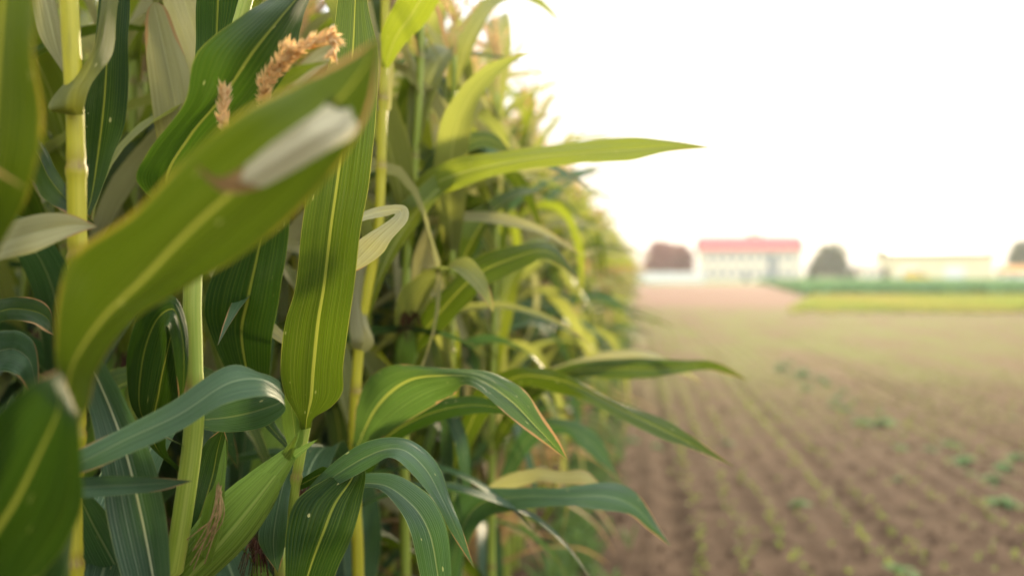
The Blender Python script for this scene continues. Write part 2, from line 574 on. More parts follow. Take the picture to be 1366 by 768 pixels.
def leaf_specs(r, H):
    out = []
    n = 14
    az0 = r.random() * 6.28
    for i in range(n):
        f = i / (n - 1)
        z = .22 + (H - .30) * f ** .95
        ln = (.55 + .42 * math.sin(PI * min(1, .18 + .72 * f))) * (.82 + .36 * r.random())
        ln *= 1 - .30 * max(0, (f - .35) / .65)
        wd = (.050 + .036 * math.sin(PI * min(1, .12 + .75 * f))) * (.85 + .3 * r.random())
        th0 = math.radians(66 + 12 * r.random() - 10 * (1 - f))
        th1 = math.radians(-62 + 95 * f ** 2 + 40 * (r.random() - .5))
        kink = (.35 + .3 * r.random(), .9 + .8 * r.random()) if r.random() < .28 else None
        az = az0 + PI * (i % 2) + .55 * r.normal()
        out.append((f, z, ln, wd, th0, th1, az, (r.random() - .5) * 1.6, (r.random() - .5) * .9, kink))
    return out


def leaf_kind(f, r):  # paler, yellower kinds higher up put the upper light into leaf colour
    q = r.random()
    if f < .12: return 'drylf' if q < .75 else 'pale'
    if f < .45: return 'blue' if q < .42 else 'green' if q < .75 else 'mid'
    if f < .75: return 'green' if q < .22 else 'blue' if q < .30 else 'lime' if q < .5 else 'mid' if q < .8 else 'pale'
    return 'lime' if q < .36 else 'mid' if q < .60 else 'pale' if q < .92 else 'drylf'


def far_kind(f, r):  # pale and straw kinds on far plants imitate the sun's glow by colour
    q = r.random()
    if f < .3: return 'blue' if q < .3 else 'green' if q < .6 else 'mid'
    return 'green' if q < .08 else 'mid' if q < .38 else 'lime' if q < .6 else 'pale' if q < .85 else 'drylf'


def make_variant(seed, H):
    r = np.random.default_rng(seed)
    root = thing('maize_plant', (0, 0, 0), 'x', 'maize plant')
    lean = np.array([r.normal() * .03, r.normal() * .03])
    sp = leaf_specs(r, H)
    pts = [np.array([lean[0] * t * t * H, lean[1] * t * t * H, t * H]) for t in np.linspace(0, 1, 6)]
    link('stalk', stalk_mesh(pts, .0125, .0055, [s[1] / H for s in sp if s[1] < H], M['stalk_g'] if r.random() < .45 else M['stalk_y'], sides=10), root)
    for i, (f, z, ln, wd, th0, th1, az, roll, sw, kink) in enumerate(sp):
        t = z / H
        b = np.array([lean[0] * t * t * H, lean[1] * t * t * H, z])
        L, Mi, R = gen_curve(ln, wd, th0, th1, az, b, r, 24, roll, sw, 1.2 + r.random() * .5, kink)
        link('leaf', blade('leaf', [M[leaf_kind(f, r)]], L, Mi, R, 4, .10, .16, seed * 31 + i), root)
    az = sp[5][6] + PI / 2
    if r.random() < .9:
        z = sp[5][1]
        t = z / H
        b = np.array([lean[0] * t * t * H + .01 * math.cos(az), lean[1] * t * t * H + .01 * math.sin(az), z])
        ear_parts(root, b, b + np.array([math.cos(az) * .07, math.sin(az) * .07, .2]), .026, seed)
    link('tassel', top_tassel(pts[-1], r, seed), root)
    return root


def merged_variant(seed, H):
    """the whole plant as one mesh, for plants too small to show their parts"""
    r = np.random.default_rng(seed)
    sp = leaf_specs(r, H)
    V, F, UV, ME, MI = [], [], [], [], []
    mats = ['green', 'mid', 'blue', 'pale', 'lime', 'drylf', 'stalk_y', 'tassel']
    o = 0
    for i, (f, z, ln, wd, th0, th1, az, roll, sw, kink) in enumerate(sp):
        L, Mi, R = gen_curve(ln, wd, th0, th1, az, np.array([0, 0, z]), r, 10, roll, sw, 1.3, kink)
        n = len(Mi)
        V.append(np.stack([L, Mi, R], 1).reshape(-1, 3))
        vv = np.linspace(0, 1, n)
        UV.append(np.stack([np.tile([0, .5, 1], n), np.repeat(vv, 3)], 1))
        ME.append(np.stack([np.tile([-wd / 2, 0, wd / 2], n), np.repeat(vv * ln, 3)], 1))
        k = np.arange(n - 1)[:, None] * 3 + np.arange(2)[None] + o
        F.append(np.stack([k, k + 1, k + 4, k + 3], -1).reshape(-1, 4))
        MI.append(np.full((n - 1) * 2, mats.index(far_kind(f, r))))
        o += n * 3
    def prism(pts, rad, mi):
        nonlocal o
        n = len(pts)
        q = []
        for p, rr in zip(pts, rad):
            for k in range(4):
                q.append(np.array(p) + rr * np.array([math.cos(k * PI / 2), math.sin(k * PI / 2), 0]))
        V.append(np.array(q)); UV.append(np.zeros((n * 4, 2))); ME.append(np.zeros((n * 4, 2)))
        F.append(np.array([(o + i * 4 + k, o + i * 4 + (k + 1) % 4, o + i * 4 + 4 + (k + 1) % 4, o + i * 4 + 4 + k) for i in range(n - 1) for k in range(4)]))
        MI.append(np.full((n - 1) * 4, mi)); o += n * 4
    prism([(0, 0, 0), (0, 0, H * .5), (0, 0, H)], (.014, .012, .006), 6)
    prism([(0, 0, H), (0, 0, H + .12), (0, 0, H + .26)], (.007, .012, .003), 7)
    for q in range(6):
        a = r.random() * 6.28
        prism([(0, 0, H + .05), (.05 * math.cos(a), .05 * math.sin(a), H + .13), (.11 * math.cos(a), .11 * math.sin(a), H + .17)], (.005, .010, .003), 7)
    return np.vstack(V), np.vstack(F), np.vstack(UV), np.vstack(ME), np.concatenate(MI), [M[m] for m in mats]


# ------------------------------------------------------------------ the plants at the front, surveyed leaf by leaf
HERO_GROUP = 'maize plants at the near end of the front row'


def hero(base_px, base_d, label, path, r0, r1, nodes, mat, leaves, extra=8, seed=0, top_z=None, lowtop=1.02, up=0, tas=False):
    g = ground_at(base_px, base_d)
    root = thing('maize_plant', g, label, 'maize plant', HERO_GROUP)
    inv = Matrix.Translation(-g)
    pts = [np.zeros(3)] + [np.array(inv @ P(*p)) for p in path]
    link('stalk', stalk_mesh(pts, r0, r1, nodes, M[mat]), root)
    for i, (kind, st, *kw) in enumerate(leaves):
        station_leaf(st, kind, root, inv, seed=seed * 17 + i, **(kw[0] if kw else {}))
    # the leaves lower down the stalk, out of the frame
    r = np.random.default_rng(seed + 620)
    p1 = pts[1]
    az = r.random() * 6
    for q in range(extra):
        f = (q + .6) / extra
        z = lowtop * f
        b = p1 * (z / p1[2])
        if z > p1[2]: break
        L, Mi, R = gen_curve(.55 + .25 * r.random(), .085, 1.05, -1.0, (2.0 if q % 2 else 3.4) + .35 * r.normal(), b, r, 24, r.normal() * .5, r.normal() * .3)
        link('leaf', blade('leaf', [M['drylf' if f < .2 else 'blue' if q % 2 else 'green']], L, Mi, R, 5, .08, .15, seed * 91 + q), root)
    if up:
        pp = np.array(pts)
        for q in range(up):
            z = 1.0 + (min(2.0, pp[-1, 2] - .03) - 1.0) * (q + r.random() * .6) / up
            b = np.array([np.interp(z, pp[:, 2], pp[:, k]) for k in range(3)])
            a = (2.4, 1.5, -2.35)[q % 3] + r.normal() * .4
            L, Mi, R = gen_curve(.5 + .3 * r.random(), .085, 1.2, -.7 + .8 * r.normal(), a, b, r, 24, r.normal() * .6, r.normal() * .4)
            link('leaf', blade('leaf', [M[('mid', 'lime', 'mid', 'pale', 'green')[q % 5]]], L, Mi, R, 5, .09, .15, seed * 73 + q), root)
    if tas:
        link('tassel', top_tassel(np.array(pts[-1]), r, seed), root)
    return root, inv


# plant standing just outside the frame: its blurred leaves reach across the near view
A_ = [(-50, 640, .70, -50, 620, 0, -40, 655, 0), (40, 610, .70, 32, 590, 0, 55, 630, 0), (84, 540, .69, 72, 520, -.01, 112, 555, .01), (98, 485, .68, 74, 465, -.01, 132, 490, .02), (136, 428, .66, 78, 395, -.01, 180, 425, .02),
      (190, 376, .64, 100, 336, -.01, 243, 388, .03), (250, 312, .62, 178, 281, -.01, 312, 350, .03), (305, 262, .61, 247, 210, -.01, 384, 294, .03),
      (375, 203, .60, 322, 150, -.01, 438, 236, .03), (440, 146, .60, 396, 112, 0, 471, 190, .02), (482, 96, .60, 456, 80, 0, 496, 135, .01), (507, 50, .60)]
C_ = [(-52, 850, .70, -62, 850, 0, -42, 850, 0), (-25, 745, .68, -75, 650, 0, 58, 765, .02), (22, 665, .65, -22, 572, .0, 104, 690, .03), (58, 592, .64, 18, 530, 0, 109, 622, .02),
      (80, 540, .64, 50, 506, 0, 104, 562, .01), (80, 492, .66)]
C2_ = [(-50, 900, .72, -58, 900, 0, -42, 900, 0), (0, 800, .72, -40, 730, 0, 60, 850, .02), (50, 740, .73, 10, 690, 0, 92, 780, .02), (85, 700, .75, 60, 680, 0, 98, 735, .01), (100, 670, .78)]
B_ = [(-50, 470, .70, -60, 470, 0, -42, 470, 0), (-38, 345, .67, -110, 320, .02, 4, 330, 0), (-15, 205, .64, -100, 190, .02, 46, 220, -.01), (-5, 60, .63, -80, 60, .02, 55, 90, -.01),
      (5, -60, .62, -50, -60, .02, 49, -30, 0), (20, -210, .6)]
V_ = [(-52, 400, .71, -60, 398, 0, -44, 402, 0), (-30, 345, .82, -40, 315, 0, -30, 372, 0), (5, 323, .88, 5, 298, 0, 2, 347, -.01), (50, 309, .9, 45, 287, 0, 50, 332, -.02), (95, 300, .92, 92, 286, 0, 95, 315, -.01), (130, 302, .94)]
V2_ = [(-52, 560, .72, -60, 560, 0, -44, 560, 0), (-30, 440, .95, -30, 415, 0, -30, 455, 0), (5, 414, 1.03, 0, 399, 0, 5, 428, 0), (40, 413, 1.05, 40, 396, 0, 42, 432, -.02), (64, 424, 1.05, 66, 410, 0, 58, 441, -.02), (72, 447, 1.05)]
V3_ = [(-52, 640, .72, -60, 640, 0, -44, 640, 0), (-20, 490, .95, -20, 460, 0, -30, 520, 0), (12, 465, 1.0, 14, 441, 0, -4, 495, -.02), (38, 478, 1.0, 44, 455, 0, 22, 500, -.02), (46, 510, 1.0, 52, 500, 0, 36, 520, 0), (44, 540, 1.0)]
E4_ = [(-52, 330, .72, -60, 330, 0, -44, 330, 0), (-10, 180, .95, -20, 205, 0, 0, 160, 0), (40, 192, 1.02, 40, 235, 0, 54, 185, .01), (66, 238, 1.02, 56, 262, -.01, 74, 224, .01), (95, 272, .99, 88, 284, -.01, 99, 262, 0), (127, 299, .98)]
I2_ = [(-52, 720, .71, -60, 720, 0, -44, 720, 0), (30, 660, .85, 30, 640, 0, 30, 672, 0), (105, 650, .91, 105, 636, 0, 105, 664, -.01), (160, 647, .93, 160, 635, 0, 160, 660, -.01), (215, 644, .95, 215, 637, 0, 215, 654, 0), (257, 641, .97)]
s0, inv0 = hero(-52, .71, 'maize plant at the frame edge with blurred dark leaves and a torn pale fold', [(-52, 700, .71), (-50, 300, .70), (-48, -100, .70), (-46, -400, .70)], .0125, .007,
                [.3, .42, .5, .56, .62, .68, .74, .8, .9], 'stalk_y',
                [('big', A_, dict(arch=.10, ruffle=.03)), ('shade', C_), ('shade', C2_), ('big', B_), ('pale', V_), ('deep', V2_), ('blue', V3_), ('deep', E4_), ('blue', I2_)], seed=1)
bl = [o for o in s0.children if o.name.startswith('leaf')][0]
fl = station_leaf([(468, 146, .606, 446, 122, 0, 478, 166, 0), (452, 164, .597, 426, 148, 0, 470, 182, .004), (420, 182, .588, 400, 165, 0, 438, 201, .006), (378, 208, .586, 362, 192, 0, 394, 227, .006), (334, 236, .587, 322, 224, 0, 344, 252, .004),
                   (300, 247, .588, 292, 237, 0, 306, 257, 0), (278, 238, .590, 275, 229, 0, 283, 246, 0), (258, 218, .592)], 'fold', bl, inv0, ruffle=.09, arch=.22, seed=77, name='blade_tip')
fl['label'] = 'pale folded back tip with a brown scorched end'

E1_ = [(102, 154, .962, 84, 152, -.004, 112, 153, -.004), (99, 143, .95, 66, 146, .0, 112, 144, -.004), (102, 120, .95, 70, 132, .01, 120, 118, 0), (116, 95, .96, 92, 105, .01, 134, 96, .01), (132, 58, .98, 120, 74, .0, 152, 66, .02), (142, 12, 1.0, 134, 22, 0, 156, 22, .02),
       (155, -60, 1.05, 146, -60, 0, 166, -55, .02), (178, -160, 1.1)]
E2_ = [(106, 305, .985, 102, 306, 0, 112, 303, 0), (120, 270, 1.02, 111, 270, 0, 132, 262, 0), (129, 215, 1.05, 109, 212, -.01, 153, 205, -.01), (138, 140, 1.06, 113, 148, -.01, 168, 152, -.01), (143, 62, 1.07, 121, 90, -.01, 171, 68, -.01), (149, -20, 1.08, 132, -10, 0, 174, -10, 0),
       (153, -150, 1.12, 146, -150, 0, 168, -150, 0), (150, -280, 1.15)]
E3_ = [(90, 95, .98, 84, 97, 0, 96, 93, 0), (76, 68, .99, 56, 52, .02, 87, 76, 0), (64, 20, 1.0, 46, 17, .02, 81, 22, 0), (50, -50, 1.02, 38, -50, 0, 62, -50, 0), (40, -140, 1.03)]
J_ = [(105, 445, .975, 101, 446, 0, 110, 443, 0), (123, 488, .985, 108, 504, -.01, 138, 483, -.01), (148, 545, 1.0, 122, 562, -.015, 172, 545, -.015), (169, 605, 1.0, 132, 618, -.02, 200, 602, -.02), (190, 690, 1.0, 142, 690, -.02, 224, 690, -.02), (207, 780, 1.0, 170, 790, -.02, 228, 780, -.02),
      (222, 880, 1.0, 205, 880, 0, 236, 880, 0), (232, 970, 1.0)]
J2_ = [(98, 640, .975, 94, 640, 0, 102, 640, 0), (120, 690, 1.02, 90, 690, 0, 140, 680, 0), (150, 745, 1.05, 115, 760, 0, 170, 730, 0), (190, 820, 1.06, 165, 840, 0, 205, 810, 0), (220, 900, 1.06)]
s1, _ = hero(97, .97, 'maize plant with thick yellow stalk and a pale leaf curling at its collar', [(97, 790, .97), (98, 640, .97), (104, 480, .97), (103, 310, .97), (100, 152, .97), (95, 60, .97), (88, -80, .97), (80, -300, .97)], .0115, .0075,
             [.3, .4, .5, .585, .665, .755, .80, .9], 'stalk_y', [('olive', E1_, dict(arch=.05)), ('shade', E2_), ('pale', E3_), ('bluerib', J_, dict(arch=.2)), ('blue', J2_)], seed=2)

D_ = [(262, 300, 1.10, 255, 302, 0, 270, 300, 0), (222, 245, 1.06, 186, 248, -.01, 245, 255, .01), (254, 182, 1.02, 195, 208, -.02, 290, 205, .03), (300, 128, 1.0, 246, 138, -.02, 348, 145, .05), (342, 68, .99, 263, 68, -.02, 388, 82, .06),
      (378, 22, 1.0, 322, 20, -.01, 400, 40, .05), (408, -15, 1.02, 368, -8, 0, 416, -5, .03), (470, -90, 1.06)]
D2_ = [(275, 200, 1.13, 270, 200, 0, 280, 200, 0), (284, 130, 1.18, 262, 130, 0, 305, 130, 0), (288, 60, 1.2, 262, 64, 0, 314, 50, 0), (291, -20, 1.2, 265, -20, 0, 334, -20, 0), (298, -160, 1.2)]
I_ = [(262, 560, 1.11, 262, 550, 0, 264, 572, 0), (306, 556, 1.12, 306, 534, 0, 308, 576, 0), (348, 546, 1.10, 350, 522, 0, 352, 569, 0), (378, 531, 1.06, 374, 512, .02, 381, 546, -.01), (352, 508, 1.0, 348, 496, .02, 362, 528, -.02), (305, 512, .97, 304, 488, .02, 300, 539, -.02),
      (240, 553, .95, 226, 538, .01, 246, 572, -.01), (165, 588, .93, 160, 572, .01, 170, 606, -.01), (105, 618, .91, 100, 602, 0, 108, 631, 0), (55, 634, .9)]
U1_ = [(255, 600, 1.10, 250, 598, 0, 260, 602, 0), (192, 560, 1.06, 180, 552, 0, 205, 568, 0), (188, 490, 1.05, 168, 485, 0, 214, 500, -.01), (206, 430, 1.04, 190, 412, 0, 222, 450, -.01), (232, 412, 1.03, 228, 394, .01, 222, 436, -.02), (244, 450, 1.03, 251, 440, .01, 228, 455, -.01), (245, 505, 1.03, 249, 505, 0, 236, 505, 0), (240, 548, 1.03)]
U2_ = [(256, 640, 1.11, 250, 640, 0, 262, 640, 0), (205, 590, 1.1, 190, 580, 0, 222, 600, 0), (212, 520, 1.08, 190, 505, 0, 236, 530, 0), (226, 455, 1.07, 208, 450, 0, 246, 462, 0), (240, 400, 1.07)]
KL_ = [(232, 760, 1.12, 228, 755, 0, 238, 765, 0), (262, 700, 1.14, 245, 690, 0, 285, 700, 0), (282, 640, 1.17, 258, 630, 0, 300, 640, 0), (290, 600, 1.18, 275, 590, 0, 304, 595, 0), (298, 570, 1.18)]
s2, inv2 = hero(205, 1.10, 'maize plant with plain green stalk bearing the plump ear in its husk', [(205, 900, 1.10), (230, 770, 1.10), (249, 650, 1.10), (259, 562, 1.10), (258, 470, 1.10), (257, 380, 1.10), (268, 200, 1.12), (320, 30, 1.13), (360, -120, 1.13)], .0145, .0075,
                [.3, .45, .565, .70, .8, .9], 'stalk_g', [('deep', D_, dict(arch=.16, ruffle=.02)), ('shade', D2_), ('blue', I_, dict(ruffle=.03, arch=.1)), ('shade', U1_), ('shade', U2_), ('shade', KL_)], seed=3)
ear_parts(s2, inv2 @ P(216, 800, 1.14), inv2 @ P(386, 606, 1.13), .0285, 5, silk=False, tipr=.30)

HF_ = [(268, 740, 1.10, 258, 728, 0, 282, 750, 0), (280, 700, 1.085, 268, 690, .01, 296, 708, .004), (286, 668, 1.08, 276, 662, .01, 300, 672, .004), (292, 648, 1.082, 286, 645, 0, 300, 648, 0), (298, 612, 1.09, 294, 612, 0, 302, 612, 0), (301, 582, 1.10)]
er = [o for o in s2.children if o.name.startswith('ear')][0]
station_leaf(HF_, 'husk', er, inv2, ruffle=.10, arch=.2, seed=55, name='husk_leaf')
rs = np.random.default_rng(8)
V, F = [], []
for k in range(12):
    a_ = np.array(inv2 @ P(293 + rs.normal() * 2, 650 + rs.normal() * 3, 1.076))
    b_ = np.array(inv2 @ P(288 + rs.normal() * 4, 690, 1.068))
    c_ = np.array(inv2 @ P(266 + rs.normal() * 7, 735 + rs.normal() * 12, 1.073))
    for p in [(n_, pt) for n_, pt in enumerate(catmull([a_, b_, c_], 6))]:
        o = len(V)
        V += [p[1] + [.0007, 0, 0], p[1] + [-.0004, .0006, 0], p[1] + [-.0004, 0, .0006]]
        if p[0]:
            F += [(o - 3 + j_, o - 3 + (j_ + 1) % 3, o + (j_ + 1) % 3, o + j_) for j_ in range(3)]
link('silk', mesh_from('silk', V, F, [M['silk_dry']]), er)
G_ = [(408, 572, 1.225, 401, 573, 0, 415, 570, 0), (409, 560, 1.215, 398, 559, -.01, 419, 557, -.01), (412, 545, 1.20, 388, 541, -.01, 441, 543, -.01), (415, 528, 1.19, 380, 526, -.015, 457, 522, -.015), (418, 490, 1.17, 374, 492, -.015, 458, 488, -.015), (424, 430, 1.15, 381, 430, -.012, 466, 430, -.012), (432, 380, 1.14, 394, 382, -.012, 473, 378, -.012),
      (441, 305, 1.13, 402, 305, -.012, 481, 305, -.012), (450, 240, 1.13, 411, 245, -.012, 493, 240, -.012), (462, 150, 1.14, 424, 150, -.01, 502, 150, -.01), (470, 70, 1.16, 440, 75, 0, 504, 70, -.01), (474, 0, 1.18, 450, 5, 0, 490, 0, 0), (479, -90, 1.2, 462, -90, 0, 490, -90, 0), (482, -220, 1.22)]
T_ = [(398, 610, 1.27, 393, 610, 0, 402, 610, 0), (345, 545, 1.32, 330, 540, 0, 362, 550, 0), (322, 455, 1.31, 282, 445, -.01, 363, 460, -.01), (330, 400, 1.3, 276, 390, -.01, 371, 402, -.01), (343, 340, 1.3, 300, 330, -.01, 382, 332, -.01), (356, 270, 1.3, 330, 270, 0, 386, 270, 0), (370, 180, 1.32)]
K2_ = [(391, 606, 1.25, 386, 606, 0, 395, 608, 0), (376, 655, 1.23, 359, 660, 0, 387, 655, 0), (366, 708, 1.22, 345, 712, -.01, 383, 702, -.01), (366, 742, 1.22, 352, 737, 0, 378, 738, 0), (371, 764, 1.22)]
SH_ = [(396, 606, 1.23, 388, 606, 0, 402, 606, 0), (392, 570, 1.225, 378, 572, 0, 405, 570, 0), (388, 540, 1.22, 376, 545, 0, 402, 540, 0), (384, 512, 1.22)]
P0_ = [(393, 650, 1.25, 390, 646, 0, 398, 654, 0), (440, 628, 1.22, 430, 622, 0, 448, 634, 0), (472, 632, 1.18, 440, 632, .01, 486, 624, 0), (448, 672, 1.15, 396, 665, .01, 484, 664, 0), (434, 705, 1.13, 383, 705, .01, 474, 705, 0), (413, 760, 1.12, 381, 762, 0, 450, 758, 0), (395, 830, 1.11, 377, 830, 0, 425, 830, 0), (380, 910, 1.1)]
P1_ = [(392, 690, 1.25, 388, 688, 0, 398, 694, 0), (428, 648, 1.2, 422, 638, .01, 436, 656, -.01), (488, 608, 1.15, 482, 592, .02, 494, 624, -.02), (532, 597, 1.12, 540, 584, .02, 522, 611, -.02), (566, 622, 1.1, 582, 616, .01, 550, 632, -.01), (592, 668, 1.09, 603, 672, .01, 580, 668, -.01), (612, 712, 1.085, 619, 712, 0, 604, 714, 0), (633, 758, 1.08)]
Q_ = [(388, 720, 1.26, 384, 716, 0, 394, 724, 0), (450, 655, 1.30, 445, 645, 0, 455, 665, 0), (505, 645, 1.27, 516, 630, .01, 499, 650, -.01), (545, 668, 1.23, 566, 655, .01, 529, 674, -.01), (571, 705, 1.2, 593, 695, 0, 547, 708, -.01), (583, 760, 1.19, 602, 755, 0, 560, 765, 0), (590, 830, 1.19, 600, 830, 0, 575, 830, 0), (596, 900, 1.19)]
H_ = [(432, 330, 1.25, 428, 326, 0, 438, 334, 0), (456, 302, 1.29, 453, 296, 0, 459, 309, 0), (482, 290, 1.32, 480, 283, .01, 483, 296, -.01), (510, 282, 1.34, 508, 275, .01, 512, 290, -.01), (534, 280, 1.33, 540, 275, .01, 527, 287, -.01), (530, 294, 1.29, 544, 294, .005, 520, 292, 0), (506, 316, 1.26, 522, 320, 0, 492, 310, 0), (487, 336, 1.25, 510, 338, 0, 474, 325, 0), (470, 354, 1.24, 482, 358, 0, 462, 345, 0), (450, 372, 1.24)]
F1_ = [(415, 480, 1.26, 410, 480, 0, 420, 480, 0), (320, 400, 1.40, 305, 405, 0, 335, 395, 0), (262, 280, 1.46, 240, 285, 0, 280, 275, 0), (243, 190, 1.46, 212, 200, 0, 262, 190, 0), (228, 110, 1.45, 199, 112, 0, 256, 108, 0), (212, 35, 1.45, 194, 38, 0, 234, 42, 0), (207, 12, 1.45, 197, 14, 0, 222, 12, 0), (206, 2, 1.45)]
s3, inv3 = hero(372, 1.26, 'maize plant with the broad upright leaf in sharp focus and an orange tassel', [(374, 800, 1.26), (381, 730, 1.25), (393, 650, 1.24), (404, 590, 1.235), (414, 530, 1.24), (428, 400, 1.25), (416, 300, 1.22), (392, 225, 1.12), (366, 165, 1.02)], .0115, .0035,
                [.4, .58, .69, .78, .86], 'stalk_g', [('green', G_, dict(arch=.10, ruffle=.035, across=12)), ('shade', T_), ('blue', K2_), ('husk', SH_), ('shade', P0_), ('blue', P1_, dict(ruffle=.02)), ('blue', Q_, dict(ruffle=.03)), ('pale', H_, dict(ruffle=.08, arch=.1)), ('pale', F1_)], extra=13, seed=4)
ear_parts(s3, inv3 @ P(390, 800, 1.31), inv3 @ P(408, 672, 1.34), .024, 8)
ear_parts(s3, inv3 @ P(352, 860, 1.30), inv3 @ P(346, 752, 1.30), .024, 9)

L_ = [(474, 600, 1.74, 470, 594, 0, 480, 608, 0), (500, 545, 1.64, 484, 516, .02, 522, 575, -.02), (540, 509, 1.55, 522, 487, .03, 572, 545, -.02), (590, 500, 1.48, 584, 490, .04, 602, 526, -.01), (636, 504, 1.42, 648, 493, .04, 624, 512, -.02), (680, 532, 1.38, 692, 514, .02, 661, 541, -.02),
      (715, 568, 1.36, 723, 554, .01, 700, 573, -.01), (740, 595, 1.35, 745, 586, 0, 732, 595, 0), (758, 614, 1.34)]
L2_ = [(474, 640, 1.74, 470, 634, 0, 480, 648, 0), (510, 588, 1.68, 505, 572, .02, 518, 602, -.01), (560, 556, 1.64, 556, 540, .02, 566, 570, -.01), (620, 540, 1.6, 618, 528, .02, 622, 552, -.01), (670, 545, 1.58, 672, 538, 0, 668, 552, 0), (705, 560, 1.57)]
X_ = [(513, 90, 1.74, 509, 88, 0, 518, 92, 0), (527, 52, 1.69, 508, 45, 0, 541, 58, -.01), (547, 22, 1.66, 528, 6, 0, 566, 32, -.01), (575, -20, 1.63, 555, -30, 0, 590, -5, 0), (625, -65, 1.6)]
X2_ = [(515, 20, 1.75, 511, 18, 0, 519, 22, 0), (545, -20, 1.78, 530, -30, 0, 560, -12, 0), (572, 0, 1.8, 562, -18, 0, 580, 14, 0), (590, 30, 1.8, 588, 14, 0, 588, 40, 0), (597, 68, 1.8)]
Y_ = [(480, 466, 1.74, 472, 464, 0, 490, 470, 0), (486, 452, 1.73, 467, 452, 0, 499, 456, -.01), (478, 420, 1.74, 466, 425, 0, 490, 425, 0), (476, 380, 1.75, 467, 380, 0, 490, 380, 0), (488, 310, 1.76)]
F2_ = [(505, 300, 1.76, 500, 300, 0, 510, 300, 0), (380, 190, 1.62, 365, 195, 0, 395, 185, 0), (290, 110, 1.52, 268, 118, 0, 305, 100, 0), (262, 48, 1.5, 238, 58, 0, 286, 46, 0), (243, -10, 1.5, 215, -10, 0, 270, -10, 0), (222, -110, 1.5)]
s4, _ = hero(478, 1.75, 'maize plant with slim stalk holding out the spotted leaf with scorched brown edges', [(478, 800, 1.75), (474, 690, 1.75), (472, 580, 1.75), (479, 462, 1.75), (491, 385, 1.75), (505, 300, 1.75), (510, 170, 1.75), (513, 60, 1.75), (516, -80, 1.75)], .0125, .0065,
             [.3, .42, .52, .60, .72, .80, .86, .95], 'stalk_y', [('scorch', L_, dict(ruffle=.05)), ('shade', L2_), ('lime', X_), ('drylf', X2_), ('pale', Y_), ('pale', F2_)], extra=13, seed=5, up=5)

R_ = [(545, 330, 2.02, 540, 326, 0, 550, 335, 0), (548, 285, 1.98, 540, 275, .01, 556, 294, -.01), (567, 252, 1.95, 554, 241, .03, 573, 268, -.02), (615, 230, 1.9, 608, 211, .03, 619, 249, -.02), (690, 213, 1.85, 688, 201, .03, 695, 227, -.02), (770, 204, 1.8, 768, 189, .03, 778, 218, -.02), (850, 198, 1.78, 850, 183, .02, 838, 214, -.02), (905, 194, 1.77, 900, 188, .01, 892, 203, -.01), (954, 197, 1.77)]
R2_ = [(544, 345, 2.02, 540, 342, 0, 549, 348, 0), (565, 270, 2.06, 552, 262, .02, 576, 278, -.02), (592, 215, 2.08, 578, 203, .02, 606, 224, -.02), (625, 190, 2.08, 620, 178, .02, 628, 203, -.02), (655, 186, 2.08, 658, 178, .01, 650, 195, -.01), (690, 214, 2.08)]
R5_ = [(540, 480, 2.0, 536, 478, 0, 545, 484, 0), (575, 430, 1.96, 565, 415, .02, 586, 442, -.02), (630, 370, 1.94, 622, 352, .03, 640, 392, -.02), (680, 345, 1.92, 680, 330, .03, 690, 362, -.02), (730, 335, 1.9, 735, 325, .02, 728, 345, -.01), (772, 372, 1.9)]
s5, inv5 = hero(545, 2.02, 'maize plant reaching one long straight leaf out against the white sky', [(543, 900, 2.02), (540, 700, 2.02), (538, 500, 2.02), (543, 345, 2.02), (556, 180, 2.02), (562, 40, 2.02), (565, -60, 2.02)], .0125, .006,
                [.28, .38, .47, .55, .63, .72, .8, .9], 'stalk_g', [('lime', R_, dict(ruffle=.03, arch=.1)), ('green', R2_), ('green', R5_)], extra=13, tas=True, seed=6, up=11)
ear_parts(s5, inv5 @ P(538, 505, 2.0), inv5 @ P(546, 432, 1.97), .022, 12)

M_ = [(598, 640, 2.15, 594, 636, 0, 604, 646, 0), (640, 540, 2.06, 630, 526, .02, 652, 552, -.01), (685, 504, 1.97, 678, 493, .02, 694, 516, -.01), (732, 503, 1.91, 726, 491, .03, 742, 524, -.01), (777, 517, 1.86, 757, 500, .03, 779, 533, -.02), (830, 545, 1.82, 816, 533, .02, 831, 561, -.02), (880, 570, 1.8, 885, 559, .02, 880, 584, -.02), (927, 594, 1.79, 924, 582, .01, 921, 598, -.01), (981, 623, 1.78)]
O_ = [(600, 780, 2.15, 596, 774, 0, 606, 786, 0), (612, 715, 1.9, 600, 700, .01, 622, 730, -.01), (640, 672, 1.82, 616, 656, .02, 648, 691, -.01), (692, 662, 1.77, 690, 650, .02, 694, 679, -.02), (752, 662, 1.73, 748, 651, .02, 754, 675, -.02), (808, 661, 1.71, 816, 642, .03, 804, 680, -.02), (845, 674, 1.7, 852, 660, .01, 838, 685, -.01), (873, 703, 1.69, 878, 700, .01, 866, 707, 0), (895, 728, 1.69)]
O2_ = [(600, 720, 2.15, 596, 716, 0, 604, 726, 0), (660, 655, 1.98, 655, 645, 0, 664, 664, 0), (712, 634, 1.9, 710, 625, .01, 714, 643, -.01), (748, 636, 1.86, 748, 629, .01, 748, 645, -.01), (778, 635, 1.83, 780, 627, .01, 776, 646, -.01), (802, 646, 1.82)]
Q2_ = [(600, 680, 2.15, 596, 680, 0, 604, 680, 0), (594, 590, 2.02, 588, 592, 0, 606, 588, 0), (600, 555, 1.95, 592, 558, .01, 612, 556, -.01), (614, 585, 1.92, 606, 588, 0, 624, 588, 0), (622, 640, 1.9, 616, 640, 0, 628, 640, 0), (628, 690, 1.9)]
